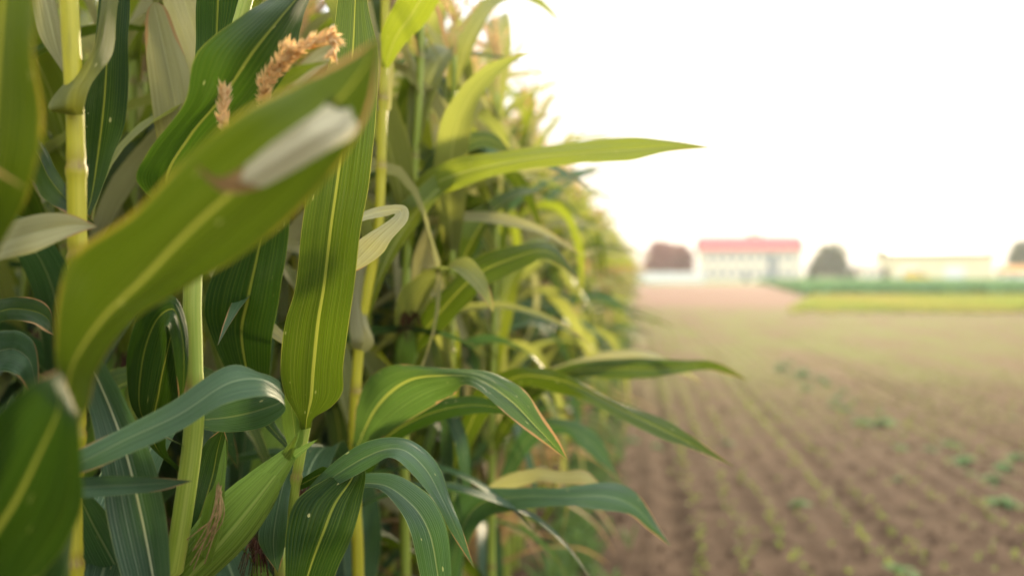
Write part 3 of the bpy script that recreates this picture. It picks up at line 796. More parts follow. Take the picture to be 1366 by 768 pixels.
s6, _ = hero(600, 2.16, 'maize plant stretching two glossy leaves low over the bare soil', [(600, 800, 2.16), (600, 600, 2.16), (602, 400, 2.16), (604, 220, 2.16), (606, 75, 2.16)], .0125, .006,
             [.26, .34, .42, .5, .58, .66, .74, .82, .9], 'stalk_g', [('green', M_, dict(ruffle=.02)), ('blue', O_, dict(ruffle=.03)), ('pale', O2_), ('blue', Q2_)], extra=13, tas=True, seed=7, up=11)
N1_ = [(655, 600, 2.6, 650, 596, 0, 660, 606, 0), (700, 530, 2.52, 692, 518, .02, 708, 540, -.01), (760, 497, 2.45, 755, 487, .02, 765, 505, -.01), (820, 491, 2.4, 815, 478, .02, 820, 505, -.02), (870, 491, 2.35, 868, 478, .02, 866, 504, -.02), (912, 488, 2.3, 912, 480, .01, 906, 498, -.01), (946, 486, 2.3, 947, 481, 0, 942, 493, 0), (972, 494, 2.29, 972, 490, 0, 970, 499, 0), (998, 507, 2.28)]
N2_ = [(656, 560, 2.6, 650, 556, 0, 660, 566, 0), (720, 510, 2.56, 715, 500, .01, 726, 518, -.01), (790, 484, 2.48, 788, 475, .02, 794, 494, -.01), (850, 473, 2.4, 850, 466, .02, 850, 481, -.01), (892, 487, 2.36, 896, 480, .01, 887, 493, -.01), (938, 510, 2.34)]
N3_ = [(655, 680, 2.6, 650, 676, 0, 660, 686, 0), (700, 590, 2.52, 694, 578, .01, 708, 600, -.01), (745, 567, 2.46, 742, 557, .02, 750, 578, -.01), (790, 590, 2.42, 796, 580, .01, 780, 600, -.01), (830, 645, 2.4)]
s7, _ = hero(655, 2.6, 'maize plant with two soft pale leaf tips crossing just above the reaching glossy leaf', [(655, 800, 2.6), (656, 560, 2.6), (660, 380, 2.6), (663, 240, 2.6), (664, 125, 2.6)], .0125, .006,
             [.26, .34, .42, .5, .58, .66, .74, .82, .9], 'stalk_g', [('green', N1_, dict(ruffle=.03)), ('pale', N2_), ('blue', N3_)], extra=13, tas=True, seed=8, up=11)

q = lambda *a: np.array(inv3 @ P(*a))
link('tassel', tassel_mesh([[q(372, 180, 1.03), q(352, 124, .98), q(368, 92, .96), q(386, 64, .95)], [q(364, 100, .965), q(386, 77, .955), q(414, 58, .95), q(441, 48, .95)], [q(438, 48, .95), q(447, 58, .95), q(444, 71, .95)],
                            [q(372, 180, 1.03), q(320, 200, .99), q(299, 165, .98), q(300, 122, .98)]], [.013, .005, .004, .003], 3, 3600), s3)

# ------------------------------------------------------------------ the rest of the field, plant by plant
LAB = {
    'r1a': ('blurred front row maize plant just beyond the sharply focused stalks', 'front row maize just beyond the focused plants'),
    'r1b': ('blurred front row maize plant midway along the edge of the bare soil', 'front row maize midway along the soil edge'),
    'r1c': ('small hazy maize plant towards the far end of the front row', 'front row maize towards the far end'),
    'r2': ('maize plant of the second row, seen in gaps behind the front row', 'second row maize'),
    'r3': ('maize plant of the third row, deep inside the stand', 'third row maize'),
    'r4': ('maize plant of the fourth row, a blur deep inside the stand', 'fourth row maize'),
    'r5': ('maize plant of the fifth row, the deepest row showing between stalks', 'fifth row maize'),
}
protos = [make_variant(100 + i, 1.96 + .24 * random.random()) for i in range(8)]
used = [False] * len(protos)
merged = []
for i in range(6):
    V, F, UV, ME, MI, mats = merged_variant(300 + i, 2.0 + .2 * random.random())
    merged.append((V, F, UV, ME, MI, mats, mesh_from('maize_plant', V, F, mats, UV, ME, MI)))


def place(x, y, key, parts=True):
    rz = random.random() * 2 * PI
    s = .88 + .15 * random.random() if key[1] == '1' else 1.02 + .12 * random.random()
    lab, grp = LAB[key]
    tilt = (random.gauss(0, .03), random.gauss(0, .03))
    if parts:
        i = random.randrange(len(protos))
        p = protos[i]
        if used[i]:
            r = p.copy(); COL.objects.link(r)
            for ch in list(p.children):
                c = ch.copy(); COL.objects.link(c); c.parent = r
                for g in ch.children:
                    d = g.copy(); COL.objects.link(d); d.parent = c
        else:
            r = p; used[i] = True
    else:
        r = bpy.data.objects.new('maize_plant', merged[random.randrange(len(merged))][6]); COL.objects.link(r)
    r.location = (x, y, 0)
    r.rotation_euler = (tilt[0], tilt[1], rz)
    r.scale = (s, s, s)
    tag(r, lab, 'maize plant', grp)


def row(x, y0, y1, stp, key, parts_to):
    y = y0
    while y < y1:
        k = key
        if key == 'r1':
            k = 'r1a' if y < 5 else 'r1b' if y < 10 else 'r1c'
        place(x + random.gauss(0, .035), y + random.gauss(0, .03), k, y < parts_to)
        y += stp


row(-.60, 2.80, 10, .14, 'r1', 7.0)
row(-.80, 1.75, 3.2, .2, 'r1', 9.0)
row(-.60, 10, 25, .22, 'r1', 0)
row(-1.05, 1.25, 7, .155, 'r2', 4.2)
row(-1.6, 2.0, 7, .16, 'r3', 3.9)
row(-2.15, 2.8, 7, .20, 'r4', 0)
row(-2.75, 3.6, 7, .24, 'r5', 0)
for p, u in zip(protos, used):
    if not u:
        for c in list(p.children): bpy.data.objects.remove(c)
        bpy.data.objects.remove(p)

# the mass of the stand beyond, which no one could count
VV, FF, UU, MM, II = [], [], [], [], []
o = 0
spots = []
for x, y0, y1, st in ((-.60, 25, 46, .22), (-1.05, 7, 46, .3), (-1.6, 7, 46, .45), (-2.15, 7, 46, .7), (-2.75, 7, 30, .8), (-.62, -4, -.6, .22), (-1.1, -4, .5, .22), (-1.65, -4, 1.2, .22), (-2.2, -4, 2.0, .24), (-2.8, -4, 2.6, .3)):
    y = y0
    while y < y1:
        spots.append((x + random.gauss(0, .04), y)); y += st
for x, y in spots:
    V, F, UV, ME, MI, mats, _ = merged[random.randrange(len(merged))]
    a = random.random() * 6.28; s = .92 + .16 * random.random()
    Rm = np.array([[math.cos(a), -math.sin(a), 0], [math.sin(a), math.cos(a), 0], [0, 0, 1]]) * s
    VV.append(V @ Rm.T + np.array([x, y, 0])); FF.append(F + o); UU.append(UV); MM.append(ME); II.append(MI); o += len(V)
st = link('maize_stand', mesh_from('maize_stand', np.vstack(VV), np.vstack(FF), merged[0][5], np.vstack(UU), np.vstack(MM), np.concatenate(II)))
tag(st, 'hazy far mass of the maize stand running on towards the houses', 'maize stand', None, 'stuff')

# ------------------------------------------------------------------ ground
ROW0, ROWD = .33, .22


def soil_h(x, y):
    h = 0.0
    if -.3 < x < 60:
        w = min(1, (x + .3) / .3)
        h += w * (.010 + .010 * mnoise.noise((round((x - ROW0) / ROWD) * 3.7, y * .35, 9))) * math.cos(2 * PI * (x - ROW0 + .05 * mnoise.noise((x * .5, y * .3, 5))) / ROWD)
    h += .05 * math.exp(-((x + .5) / .22) ** 2)
    for c in (.20, 1.32, 3.1):
        h -= .03 * math.exp(-((x - c) / .09) ** 2)
    h += .017 * mnoise.noise((x * 5, y * 5, 0)) + .014 * mnoise.noise((x * 19, y * 19, 3))
    h *= 1 / (1 + (max(0, y - 14) / 10) ** 2)
    return h - .03


xs = np.concatenate([np.linspace(-900, -8, 12), np.arange(-6, -.8, .4), np.arange(-.8, 4.6, .037), np.arange(4.6, 12, .11), np.linspace(12.5, 40, 20), np.linspace(50, 1200, 14)])
ys = np.concatenate([np.linspace(-60, 0, 8), np.arange(.5, 3, .2), np.arange(3, 14, .06), np.arange(14, 30, .25), np.linspace(31, 80, 30), np.linspace(100, 1500, 14)])
nx, ny = len(xs), len(ys)
V = np.array([(x, y, soil_h(x, y)) for y in ys for x in xs])
i = np.arange(ny - 1)[:, None] * nx + np.arange(nx - 1)[None]
F = np.stack([i, i + 1, i + nx + 1, i + nx], -1).reshape(-1, 4)
T = NT('field_soil')
pos = T.n('ShaderNodeNewGeometry').outputs['Position']
px_, py_, _ = T.sep(pos)
n_big = T.noise(pos, .35, 4)
n_mid = T.noise(pos, 4.0, 5, .6)
n_fin = T.noise(pos, 42.0, 5, .65)
soil = T.mix(T.step(n_mid, .3, .7), (.040, .025, .016), (.072, .046, .030))
soil = T.mix(T.step(n_fin, .35, .7, 0, .4), soil, (.105, .070, .046))
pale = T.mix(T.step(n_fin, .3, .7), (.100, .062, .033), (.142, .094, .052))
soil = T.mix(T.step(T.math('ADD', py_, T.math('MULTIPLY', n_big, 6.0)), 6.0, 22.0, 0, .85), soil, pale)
# thin green flush of sprouting weeds further out
gz = T.step(py_, 7.0, 18.0)
gf = T.math('MULTIPLY', gz, T.step(T.noise(T.vec(T.math('MULTIPLY', px_, .9), T.math('MULTIPLY', py_, .22), 0.0), 1.0, 4), .38, .62, 0.1, .75))
soil = T.mix(gf, soil, T.mix(n_mid, (.090, .108, .024), (.125, .132, .034)))
# ploughed bare reddish ground before the houses
pz = T.math('MULTIPLY', T.step(py_, 40.0, 48.0), T.step(T.math('SUBTRACT', px_, T.math('MULTIPLY', py_, .12)), 4.0, 1.0))
soil = T.mix(pz, soil, (.155, .088, .062))
soil = T.mix(T.step(py_, 120.0, 140.0), soil, (.14, .20, .07))
b = T.n('ShaderNodeBsdfPrincipled')
T.put(b.inputs['Base Color'], soil)
b.inputs['Roughness'].default_value = 1.0
b.inputs['Specular IOR Level'].default_value = .03
bn = T.n('ShaderNodeBump', i_Strength=.7, i_Distance=.02, i_Height=T.math('ADD', T.noise(pos, 26.0, 6, .65), n_mid))
T.put(b.inputs['Normal'], bn.outputs[0])
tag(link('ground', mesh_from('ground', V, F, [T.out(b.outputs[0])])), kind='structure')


# ------------------------------------------------------------------ small growth on the soil
def leaflets(V, F, c, n, ln, w, up, r, lift=.0):
    az0 = r.random() * 6.28
    for k in range(n):
        a = az0 + k * 2 * PI / n + r.normal() * .3
        e = up + r.normal() * .2
        d = np.array([math.cos(a) * math.cos(e), math.sin(a) * math.cos(e), math.sin(e)])
        s = np.array([-math.sin(a), math.cos(a), 0])
        L = ln * (.7 + .6 * r.random())
        W = w * (.7 + .6 * r.random())
        o = len(V)
        p0 = c + np.array([0, 0, lift])
        m1 = p0 + d * L * .5 + np.array([0, 0, .12 * L])
        V += [p0, m1 + s * W, p0 + d * L - np.array([0, 0, .10 * L]), m1 - s * W, m1 - np.array([0, 0, .06 * L])]
        F += [(o, o + 1, o + 4), (o + 1, o + 2, o + 4), (o + 2, o + 3, o + 4), (o + 3, o, o + 4)]


M['seed'] = simple_mat('seedling_leaf', (.065, .125, .018), (.11, .17, .03), 9, .5, trans=.35, tcol=(.34, .44, .05))
M['weed'] = simple_mat('weed_leaf', (.085, .15, .05), (.13, .20, .08), 30, .9, trans=.15, tcol=(.18, .30, .07), spec=.06)
M['clod'] = simple_mat('soil_clod', (.05, .03, .019), (.11, .07, .045), 14, .95, .5, 40, spec=.1)
V, F = [], []
r = np.random.default_rng(5)
for k in range(60):
    x = ROW0 + ROWD * k
    dens = (.85 if k in (0, 1, 2, 4) else .42) * (.5 + r.random())
    y = 3.2
    while y < 34:
        patch = mnoise.noise((x * 1.3, y * .45, 7)) + .5
        if r.random() < dens * (.35 + patch) and x < 2 + y * .5:
            xx = x + r.normal() * .03
            leaflets(V, F, np.array([xx, y, soil_h(xx, y)]), 4, .030 + .016 * r.random(), .006, .7, r)
        y += .075 if y < 12 else .14
tag(link('seedling_rows', mesh_from('seedling_rows', V, F, [M['seed']], smooth=False)), 'thin lines of bright green sprouts along the furrows', 'seedlings', None, 'stuff')
V, F = [], []
for k in range(3600):
    y = 3 + 12 * r.random() ** 1.6
    x = -.6 + r.random() * (1.6 + y * .5)
    s = .006 + .016 * r.random() ** 3
    c = np.array([x, y, soil_h(x, y) + s * .2])
    o = len(V)
    dirs = np.array([(1, 0, 0), (0, 1, 0), (-1, 0, 0), (0, -1, 0), (0, 0, .8), (0, 0, -.6)], float)
    rot = r.random() * 6.28
    for d in dirs:
        e = np.array([d[0] * math.cos(rot) - d[1] * math.sin(rot), d[0] * math.sin(rot) + d[1] * math.cos(rot), d[2]])
        V.append(c + e * s * (.7 + .7 * r.random()))
    F += [(o + a, o + b_, o + 4) for a, b_ in ((0, 1), (1, 2), (2, 3), (3, 0))] + [(o + b_, o + a, o + 5) for a, b_ in ((0, 1), (1, 2), (2, 3), (3, 0))]
tag(link('soil_clods', mesh_from('soil_clods', V, F, [M['clod']], smooth=False)), 'loose brown crumbs and clods on the tilled soil', 'soil clods', None, 'stuff')
# weeds at the foot of the maize
V, F = [], []
for k in range(900):
    y = 2.5 + 20 * r.random() ** 1.5
    x = -.42 + abs(r.normal()) * .13
    leaflets(V, F, np.array([x, y, soil_h(x, y)]), 6, .07 + .10 * r.random(), .010, 1.0, r)
tag(link('weed_undergrowth', mesh_from('weed_undergrowth', V, F, [M['weed']], smooth=False)), 'tangle of low weeds at the foot of the maize row', 'weeds', None, 'stuff')


def leafy(loc, size, label, group, seed, mat='weed'):
    r = np.random.default_rng(seed)
    root = thing('leafy_weed', loc, label, 'weed', group)
    V, F = [], []
    n = 14
    for k in range(n):
        a = k * 2.4 + r.random() * .5
        rr = size * (.3 + 1.5 * (k / n))
        h = size * (.5 - .38 * (k / n)) * (.8 + .4 * r.random())
        d = np.array([math.cos(a), math.sin(a), 0])
        s = np.array([-math.sin(a), math.cos(a), 0])
        c = d * rr * .55 + np.array([0, 0, h])
        L, W = size * .38 * (.8 + .5 * r.random()), size * .26 * (.8 + .5 * r.random())
        o = len(V)
        nm = np.array([0, 0, 1.0])
        V.append(c)
        for j in range(9):
            t = 2 * PI * j / 9
            e = c + d * L * math.cos(t) + s * W * math.sin(t) * (1.2 if math.cos(t) < 0 else .85) - nm * (.25 * L * math.cos(t) ** 2 + .1 * size * r.random())
            V.append(e)
        F += [(o, o + 1 + j, o + 1 + (j + 1) % 9) for j in range(9)]
    link('leaves', mesh_from('leaves', V, F, [M[mat]]), root)
    V, F = [], []
    for k in range(6):
        a = k * 1.05
        p = [np.zeros(3), np.array([math.cos(a) * size * .25, math.sin(a) * size * .25, size * .5])]
        o = len(V)
        for q_ in p:
            V += [q_ + [.004, 0, 0], q_ + [-.002, .0035, 0], q_ + [-.002, -.0035, 0]]
        F += [(o + j, o + (j + 1) % 3, o + 3 + (j + 1) % 3, o + 3 + j) for j in range(3)]
    link('stem', mesh_from('stem', V, F, [M['weed']]), root)
    return root


wl = 'pale leafy weed in the straggling line crossing the open soil'
wg = 'pale weeds in the line across the soil'
for k in range(46):
    y = 5.7 + k * .25 + random.gauss(0, .14)
    x = 2.40 + random.gauss(0, .16)
    leafy((x, y, soil_h(x, y) - .01), .045 + .085 * random.random() ** 1.5, wl, wg, 900 + k)
wl2 = 'pale leafy weed scattered singly on the tilled soil'
wg2 = 'pale weeds scattered over the soil'
for k, (x, y) in enumerate([(1.25, 5.0), (3.7, 10.4), (3.9, 9.2), (3.3, 12.5), (1.8, 7.2), (4.3, 11.6), (2.9, 8.1), (3.5, 7.6), (.15, 8.4), (.42, 8.6), (.75, 8.5), (-.05, 8.6), (4.9, 13.0), (5.4, 12.1), (1.0, 6.3)]):
    leafy((x, y, soil_h(x, y) - .01), .05 + .05 * random.random(), wl2, wg2, 950 + k)

# grass strip and green crop in front of the houses
M['strip'] = simple_mat('dry_grass', (.52, .45, .12), (.30, .44, .07), .13, .8, trans=.2, tcol=(.40, .38, .10))
M['crop'] = simple_mat('green_crop', (.12, .25, .11), (.17, .31, .15), .25, .6, trans=.2, tcol=(.18, .32, .08))


def field(name, poly, n, h, w, mat, label, cat, seed):
    """poly: function (u,v)->ground point"""
    r = np.random.default_rng(seed)
    V, F = [], []
    for k in range(n):
        p = poly(r.random(), r.random() ** (.7 if name == 'dry_grass' else 1))
        a = r.random() * 6.28
        H = h * (.6 + .6 * r.random())
        W = w * (.6 + .7 * r.random())
        for t in (0, PI / 3, 2 * PI / 3):
            d = np.array([math.cos(a + t), math.sin(a + t), 0])
            o = len(V)
            lean = np.array([r.normal(), r.normal(), 0]) * H * .2
            V += [p - d * W * .35, p + d * W * .35, p + d * W * .6 + [0, 0, H * .6] + lean, p + d * W * .1 + [0, 0, H] + lean, p - d * W * .55 + [0, 0, H * .65] + lean]
            F += [(o, o + 1, o + 2, o + 3, o + 4)]
    tag(link(name, mesh_from(name, V, F, [M[mat]], smooth=False)), label, cat, None, 'stuff')


def quad_ground(c):
    g = [np.array(ground_at(*q_)) for q_ in c]
    return lambda u, v: (g[0] * (1 - u) + g[1] * u) * (1 - v) + (g[3] * (1 - u) + g[2] * u) * v


field('dry_grass', quad_ground([(1050, 36), (1560, 36), (1560, 62), (1085, 62)]), 9000, .16, .24, 'strip', 'strip of yellowing grass between the tilled soil and the green crop', 'grass', 21)
field('green_crop', quad_ground([(1085, 63), (1560, 63), (1520, 150), (1012, 150)]), 12000, .65, .7, 'crop', 'low bluish green crop before the pale buildings', 'crop', 22)

# ------------------------------------------------------------------ buildings
M['plaster'] = simple_mat('cream_plaster', (.84, .74, .57), (.88, .79, .62), .8, .85)
M['plaster2'] = simple_mat('yellow_cream_panel', (.80, .71, .45), (.84, .75, .50), .5, .7)
M['rooft'] = simple_mat('red_roof_tiles', (.50, .07, .075), (.60, .11, .11), 3, .7, .3, 12)
M['roofg'] = simple_mat('beige_roof_sheet', (.40, .31, .23), (.46, .36, .27), 2, .6)
M['roofo'] = simple_mat('orange_roof_tiles', (.62, .28, .09), (.70, .36, .12), 4, .7)
M['glass'] = simple_mat('window_glass', (.24, .25, .26), (.32, .33, .33), 2, .15, spec=.6)
M['frame'] = simple_mat('white_frame', (.75, .75, .73), (.8, .8, .78), 2, .5)
M['grey'] = simple_mat('grey_panel', (.20, .23, .24), (.26, .29, .30), 1, .6)
M['white'] = simple_mat('white_render', (.74, .73, .70), (.80, .79, .76), 1, .8)
M['yellow'] = simple_mat('yellow_paint', (.75, .45, .04), (.80, .50, .06), 2, .35, spec=.5)
M['black'] = simple_mat('black_rubber', (.02, .02, .02), (.03, .03, .03), 4, .8)
M['bark'] = simple_mat('tree_bark', (.09, .06, .04), (.15, .11, .08), 3, .9, .5, 10)
M['tree_g'] = simple_mat('tree_leaf_green', (.06, .09, .045), (.10, .135, .065), .6, .6, trans=.2, tcol=(.15, .2, .04))
M['tree_r'] = simple_mat('tree_leaf_russet', (.22, .065, .05), (.30, .115, .08), .6, .6, trans=.25, tcol=(.34, .12, .05))


def box_bm(V, F, x0, x1, y0, y1, z0, z1):
    o = len(V)
    V += [(x, y, z) for z in (z0, z1) for y in (y0, y1) for x in (x0, x1)]
    F += [tuple(o + q_ for q_ in f) for f in ((0, 2, 3, 1), (4, 5, 7, 6), (0, 1, 5, 4), (2, 6, 7, 3), (0, 4, 6, 2), (1, 3, 7, 5))]


def boxes(name, bl_, mat, parent):
    V, F = [], []
    for b_ in bl_:
        box_bm(V, F, *b_)
    return link(name, mesh_from(name, V, F, [M[mat]], smooth=False), parent)


def gable(name, w, d, z, h, over, mat, parent, thick=.18):
    """roof with ridge along x, closed gable ends"""
    x0, x1, y0, y1 = -w / 2 - over, w / 2 + over, -over, d + over
    ym = d / 2
    V = [(x0, y0, z), (x1, y0, z), (x1, y1, z), (x0, y1, z), (x0, ym, z + h), (x1, ym, z + h), (x0, y0, z - thick), (x1, y0, z - thick), (x1, y1, z - thick), (x0, y1, z - thick)]
    F = [(0, 1, 5, 4), (2, 3, 4, 5), (0, 4, 3), (1, 2, 5), (6, 7, 1, 0), (8, 9, 3, 2), (7, 8, 2, 1), (9, 6, 0, 3), (9, 8, 7, 6)]
    return link(name, mesh_from(name, V, F, [M[mat]], smooth=False), parent)


def windows(parent, spots_, w, h):
    for (x, z) in spots_:
        f = boxes('window', [(x - w / 2 - .08, x - w / 2, -.06, .02, z - .08, z + h + .08), (x + w / 2, x + w / 2 + .08, -.06, .02, z - .08, z + h + .08),
                             (x - w / 2, x + w / 2, -.06, .02, z - .08, z), (x - w / 2, x + w / 2, -.06, .02, z + h, z + h + .08), (x - .03, x + .03, -.05, .015, z, z + h)], 'frame', parent)
        boxes('pane', [(x - w / 2, x + w / 2, -.02, .01, z, z + h)], 'glass', f)


def house_root(name, px, d, label, cat, group=None):
    g = ground_at(px, d)
    return thing(name, g, label, cat, group, YAW - math.atan((px - 683) / FPX) * .4)


D = 178.0
S = D / FPX
h1 = house_root('farm_building', 1003, D, 'long two storey cream building under a red roof with rows of windows', 'building')
W = 131 * S
boxes('wall', [(-W / 2, W / 2, 0, 9, -.2, 42 * S)], 'plaster', h1)
gable('roof', W, 9, 42 * S + .19, 18 * S, .5, 'rooft', h1)
sp = [(-W / 2 + 1.1 + k * 1.65, z) for z in (.9, 3.6) for k in range(10) if not (7 <= k <= 7)]
windows(h1, [q_ for q_ in sp if not 2.6 < q_[0] < 5.0], .95, 1.3)
boxes('stairwell_panel', [(2.9, 4.5, -.12, .03, 0, 4.9)], 'grey', h1)
dr = boxes('door', [(-1.6, -.5, -.08, .03, 0, 2.2)], 'grey', h1)
boxes('handle', [(-.66, -.58, -.13, -.08, 1.0, 1.14)], 'frame', dr)
boxes('chimney', [(1.0, 1.6, 4.0, 4.6, 42 * S + 1.9, 42 * S + 3.2)], 'plaster', h1)

D = 172.0
S = D / FPX
h2 = house_root('warehouse', 1257, D, 'long low pale yellow warehouse with a flat beige roof edge', 'building')
W = 127 * S
boxes('wall', [(-W / 2, W / 2, 0, 14, -.2, 34 * S)], 'plaster2', h2)
gable('roof', W, 14, 34 * S + .6, .9, .35, 'roofg', h2, .6)
for x in (-5.5, 2.0):
    dr = boxes('door', [(x - 1.6, x + 1.6, -.07, .03, 0, 2.7)], 'frame', h2)
    boxes('handle', [(x + 1.2, x + 1.32, -.13, -.07, 1.0, 1.3)], 'grey', dr)
h3 = house_root('cottage', 1163, 170, 'tiny pale cottage between the dark tree and the yellow warehouse', 'house')
boxes('wall', [(-1.6, 1.6, 0, 5, -.2, 2.1)], 'plaster', h3)
gable('roof', 3.2, 5, 2.28, .8, .25, 'roofg', h3)
windows(h3, [(-.7, .9), (.8, .9)], .7, .8)
h4 = house_root('cottage', 1364, 165, 'small white house with an orange roof under the tree at the frame edge', 'house')
boxes('wall', [(-2.6, 2.6, 0, 5, -.2, 1.5)], 'white', h4)
gable('roof', 5.2, 5, 1.68, 1.1, .3, 'roofo', h4)
windows(h4, [(-1.4, .5), (1.2, .5)], .8, .7)
wl_ = house_root('boundary_wall', 893, 160, 'low white boundary wall beneath the russet trees', 'wall')
boxes('panel', [(-5.6, 5.6, 0, .25, -.2, 1.55)], 'white', wl_)
boxes('coping', [(-5.7, 5.7, -.06, .31, 1.55, 1.67)], 'white', wl_)
for k in range(5):
    boxes('post', [(-5.5 + k * 2.7, -5.2 + k * 2.7, -.05, .30, -.2, 1.8)], 'white', wl_)

# yellow van by the warehouse
va = house_root('parked_van', 1222, 160, 'yellow van parked against the pale warehouse', 'van')


def prism_y(name, prof, y0, y1, mat, parent):
    n = len(prof)
    V = [(x, y0, z) for x, z in prof] + [(x, y1, z) for x, z in prof]
    F = [tuple(range(n)), tuple(range(2 * n - 1, n - 1, -1))] + [(k, n + k, n + (k + 1) % n, (k + 1) % n) for k in range(n)]
    return link(name, mesh_from(name, V, F, [M[mat]], smooth=False), parent)


prism_y('body', [(-1.9, .35), (2.0, .35), (2.1, .8), (1.9, 1.05), (1.35, 1.12), (.85, 1.75), (.6, 1.85), (-1.8, 1.85), (-1.95, 1.6)], -.85, .85, 'yellow', va)
prism_y('window', [(1.2, 1.15), (.8, 1.65), (.2, 1.65), (.2, 1.15)], -.87, -.84, 'glass', va)
for x in (-1.2, 1.25):
    prism_y('wheel', [(x + .33 * math.cos(t), .33 + .33 * math.sin(t)) for t in np.linspace(0, 2 * PI, 17)[:-1]], -.88, -.66, 'black', va)
    prism_y('wheel', [(x + .33 * math.cos(t), .33 + .33 * math.sin(t)) for t in np.linspace(0, 2 * PI, 17)[:-1]], .66, .88, 'black', va)


# ------------------------------------------------------------------ trees by the houses
def tree(name, px, d, w, h, mat, label, cat, seed, group=None, n=2600, trunk=.28, lf=.30):
    r = np.random.default_rng(seed)
    g = ground_at(px, d)
    root = thing(name, g, label, cat, group)
    cl = []
    for k in range(30):
        a, e = r.random() * 6.28, r.random()
        cl.append((np.array([math.cos(a) * w * .33 * r.random() ** .5 * (1.05 - .55 * e), math.sin(a) * w * .33 * r.random() ** .5 * (1.05 - .55 * e), h * (trunk + .12 + (.80 - trunk) * e)]), (.15 + .10 * r.random()) * w))
    V, F = [], []
    for k in range(n):
        c, rad = cl[r.integers(len(cl))]
        dv = r.normal(0, 1, 3); dv /= np.linalg.norm(dv)
        p = c + dv * rad * r.random() ** .4 * np.array([1, 1, .85])
        a = r.normal(0, 1, 3); a /= np.linalg.norm(a)
        b_ = np.cross(a, dv); b_ /= np.linalg.norm(b_) + 1e-6
        s = lf * (.6 + .8 * r.random())
        o = len(V)
        V += [p - a * s, p + b_ * s * .5, p + a * s, p - b_ * s * .5]
        F += [(o, o + 1, o + 2, o + 3)]
    link('crown', mesh_from('crown', V, F, [M[mat]], smooth=False), root)
    V, F = [], []

    def limb(p0, p1, r0, r1):
        o = len(V)
        for p, rr in ((p0, r0), ((p0 + p1) / 2 + r.normal(0, .04, 3) * h * .1, (r0 + r1) / 2), (p1, r1)):
            for j in range(7):
                V.append(p + rr * np.array([math.cos(j * 2 * PI / 7), math.sin(j * 2 * PI / 7), 0]))
        for i_ in range(2):
            for j in range(7):
                F.append((o + i_ * 7 + j, o + i_ * 7 + (j + 1) % 7, o + i_ * 7 + 7 + (j + 1) % 7, o + i_ * 7 + 7 + j))
    top = np.array([0, 0, h * (trunk + .15)])
    limb(np.array([0, 0, -.1]), top, .045 * h * .6, .03 * h * .5)
    for c, rad in cl[:9]:
        limb(top * (.7 + .3 * r.random()), c, .012 * h, .004 * h)
    link('trunk', mesh_from('trunk', V, F, [M['bark']]), root)
    return root


m_ = 175 / FPX
tree('russet_tree', 884, 170, 60 * m_, 52 * m_, 'tree_r', 'round russet tree above the white wall', 'tree', 1, None, 6000, .15)
tree('russet_tree', 912, 172, 34 * m_, 50 * m_, 'tree_r', 'narrow russet tree close beside the red roofed building', 'tree', 2, None, 3600, .12)
tree('leafy_tree', 1107, 180, 66 * m_, 48 * m_, 'tree_g', 'dark round tree between the red roofed building and the cottage', 'tree', 3, None, 6500, .12)
tree('leafy_tree', 1371, 170, 62 * m_, 50 * m_, 'tree_g', 'dark tree cut off by the frame edge', 'tree', 4, None, 6000, .2)
tree('leafy_tree', 1005, 200, 40 * m_, 74 * m_, 'tree_g', 'treetop just peeping over the red roof', 'tree', 5, None, 4000, .2)
tree('garden_bush', 1083, 176, 20 * m_, 21 * m_, 'tree_g', 'low dark bush at the foot of the dark round tree, on its red roof side', 'bush', 6, None, 700, .02)
tree('garden_bush', 1142, 176, 26 * m_, 18 * m_, 'tree_g', 'low dark bush between the dark round tree and the cottage', 'bush', 7, None, 800, .02)
tree('garden_bush', 1122, 178, 30 * m_, 24 * m_, 'tree_g', 'broad dark bush at the foot of the dark round tree, on its cottage side', 'bush', 9, None, 900, .02)
tree('garden_bush', 1180, 174, 14 * m_, 20 * m_, 'tree_g', 'small dark bush between the cottage and the warehouse', 'bush', 8, None, 500, .02)

# ------------------------------------------------------------------ air
V, F = [], []
box_bm(V, F, -260, 330, -40, 420, -1.2, 22)
T = NT('haze_air')
vol = T.n('ShaderNodeVolumePrincipled')
vol.inputs['Color'].default_value = (.96, .97, 1, 1)
vol.inputs['Density'].default_value = .0005
vol.inputs['Anisotropy'].default_value = .3
om = T.n('ShaderNodeOutputMaterial')
T.t.links.new(vol.outputs[0], om.inputs['Volume'])
hz = link('haze', mesh_from('haze', V, F, [T.m], smooth=False))
tag(hz, 'thin pale haze lying over the whole field', 'haze', None, 'stuff')

# ------------------------------------------------------------------ light
SUN_EL = math.radians(14)
SUN_AZ = math.radians(12.0)          # from +Y towards +X
sd = Vector((math.sin(SUN_AZ) * math.cos(SUN_EL), math.cos(SUN_AZ) * math.cos(SUN_EL), math.sin(SUN_EL)))
sun_d = bpy.data.lights.new('sun', 'SUN')
sun_d.energy = 5.0
sun_d.angle = math.radians(11)
sun_d.color = (1, .80, .52)
sun = bpy.data.objects.new('sun', sun_d)
COL.objects.link(sun)
sun.rotation_euler = sd.to_track_quat('Z', 'Y').to_euler()

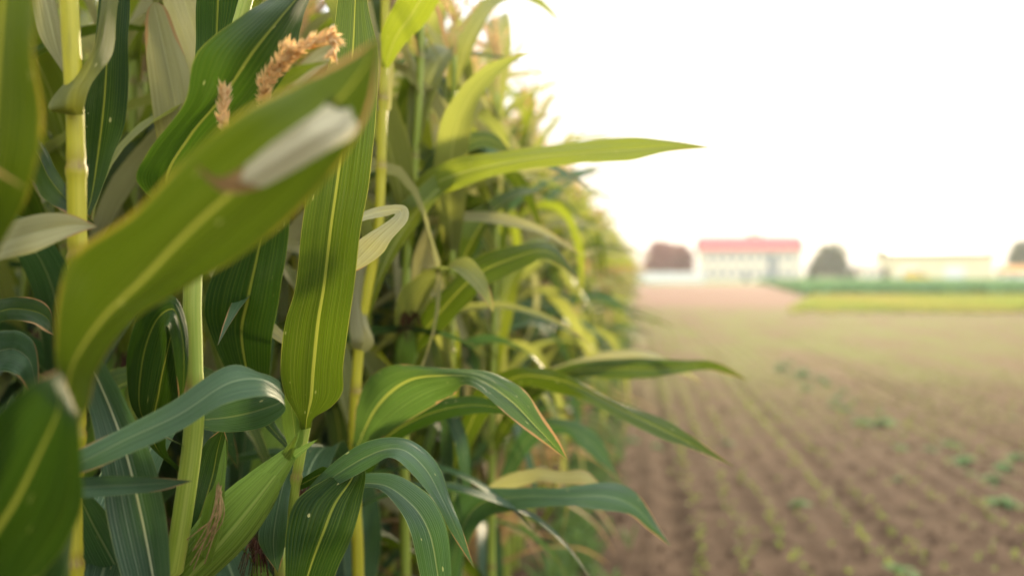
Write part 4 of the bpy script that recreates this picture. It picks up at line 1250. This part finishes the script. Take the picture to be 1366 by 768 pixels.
w = bpy.data.worlds.new('World')
sc.world = w
w.use_nodes = True
t = w.node_tree
t.nodes.clear()
sky = t.nodes.new('ShaderNodeTexSky')
sky.sky_type = 'NISHITA'
sky.sun_disc = False
sky.sun_elevation = SUN_EL
sky.sun_rotation = SUN_AZ
sky.air_density = 1.0
sky.dust_density = 3.0
W_ = NT.__new__(NT); W_.t = t
nz = W_.sep(t.nodes.new('ShaderNodeTexCoord').outputs['Generated'])
el = W_.math('MAXIMUM', nz[2], 0.0)
dt = W_.n('ShaderNodeVectorMath', operation='DOT_PRODUCT')
t.links.new(t.nodes['Texture Coordinate'].outputs['Generated'], dt.inputs[0])
dt.inputs[1].default_value = sd
cl = W_.noise(t.nodes['Texture Coordinate'].outputs['Generated'], 2.6, 5, .6)
lum = W_.math('ADD', W_.math('MULTIPLY', el, 9.5), W_.math('ADD', 2.8, W_.math('MULTIPLY', cl, 1.6)))
glow = W_.math('MULTIPLY', W_.math('POWER', W_.math('MAXIMUM', dt.outputs['Value'], 0.0), 60.0), 2.6)
over = W_.n('ShaderNodeVectorMath', operation='SCALE')
over.inputs[0].default_value = (1.0, 1.01, 1.03)
t.links.new(lum, over.inputs['Scale'])
warm = W_.n('ShaderNodeVectorMath', operation='SCALE')
warm.inputs[0].default_value = (1.0, .90, .74)
t.links.new(glow, warm.inputs['Scale'])
tot = W_.n('ShaderNodeVectorMath', operation='ADD')
t.links.new(over.outputs[0], tot.inputs[0]); t.links.new(warm.outputs[0], tot.inputs[1])
mixn = t.nodes.new('ShaderNodeMix')
mixn.data_type = 'RGBA'
mixn.inputs[0].default_value = .94
t.links.new(sky.outputs[0], mixn.inputs[6])
t.links.new(tot.outputs[0], mixn.inputs[7])
bg = t.nodes.new('ShaderNodeBackground')
bg.inputs['Strength'].default_value = .12
t.links.new(mixn.outputs[2], bg.inputs[0])
wo = t.nodes.new('ShaderNodeOutputWorld')
t.links.new(bg.outputs[0], wo.inputs[0])

sc.view_settings.view_transform = 'Standard'
sc.view_settings.look = 'None'
sc.view_settings.exposure = 1.16
sc.view_settings.gamma = 1
sc.render.engine = 'CYCLES'
sc.cycles.use_denoising = True
sc.cycles.max_bounces = 8
sc.cycles.diffuse_bounces = 3
sc.cycles.transparent_max_bounces = 8
sc.cycles.volume_bounces = 1
sc.cycles.transmission_bounces = 6
sc.cycles.sample_clamp_indirect = 6
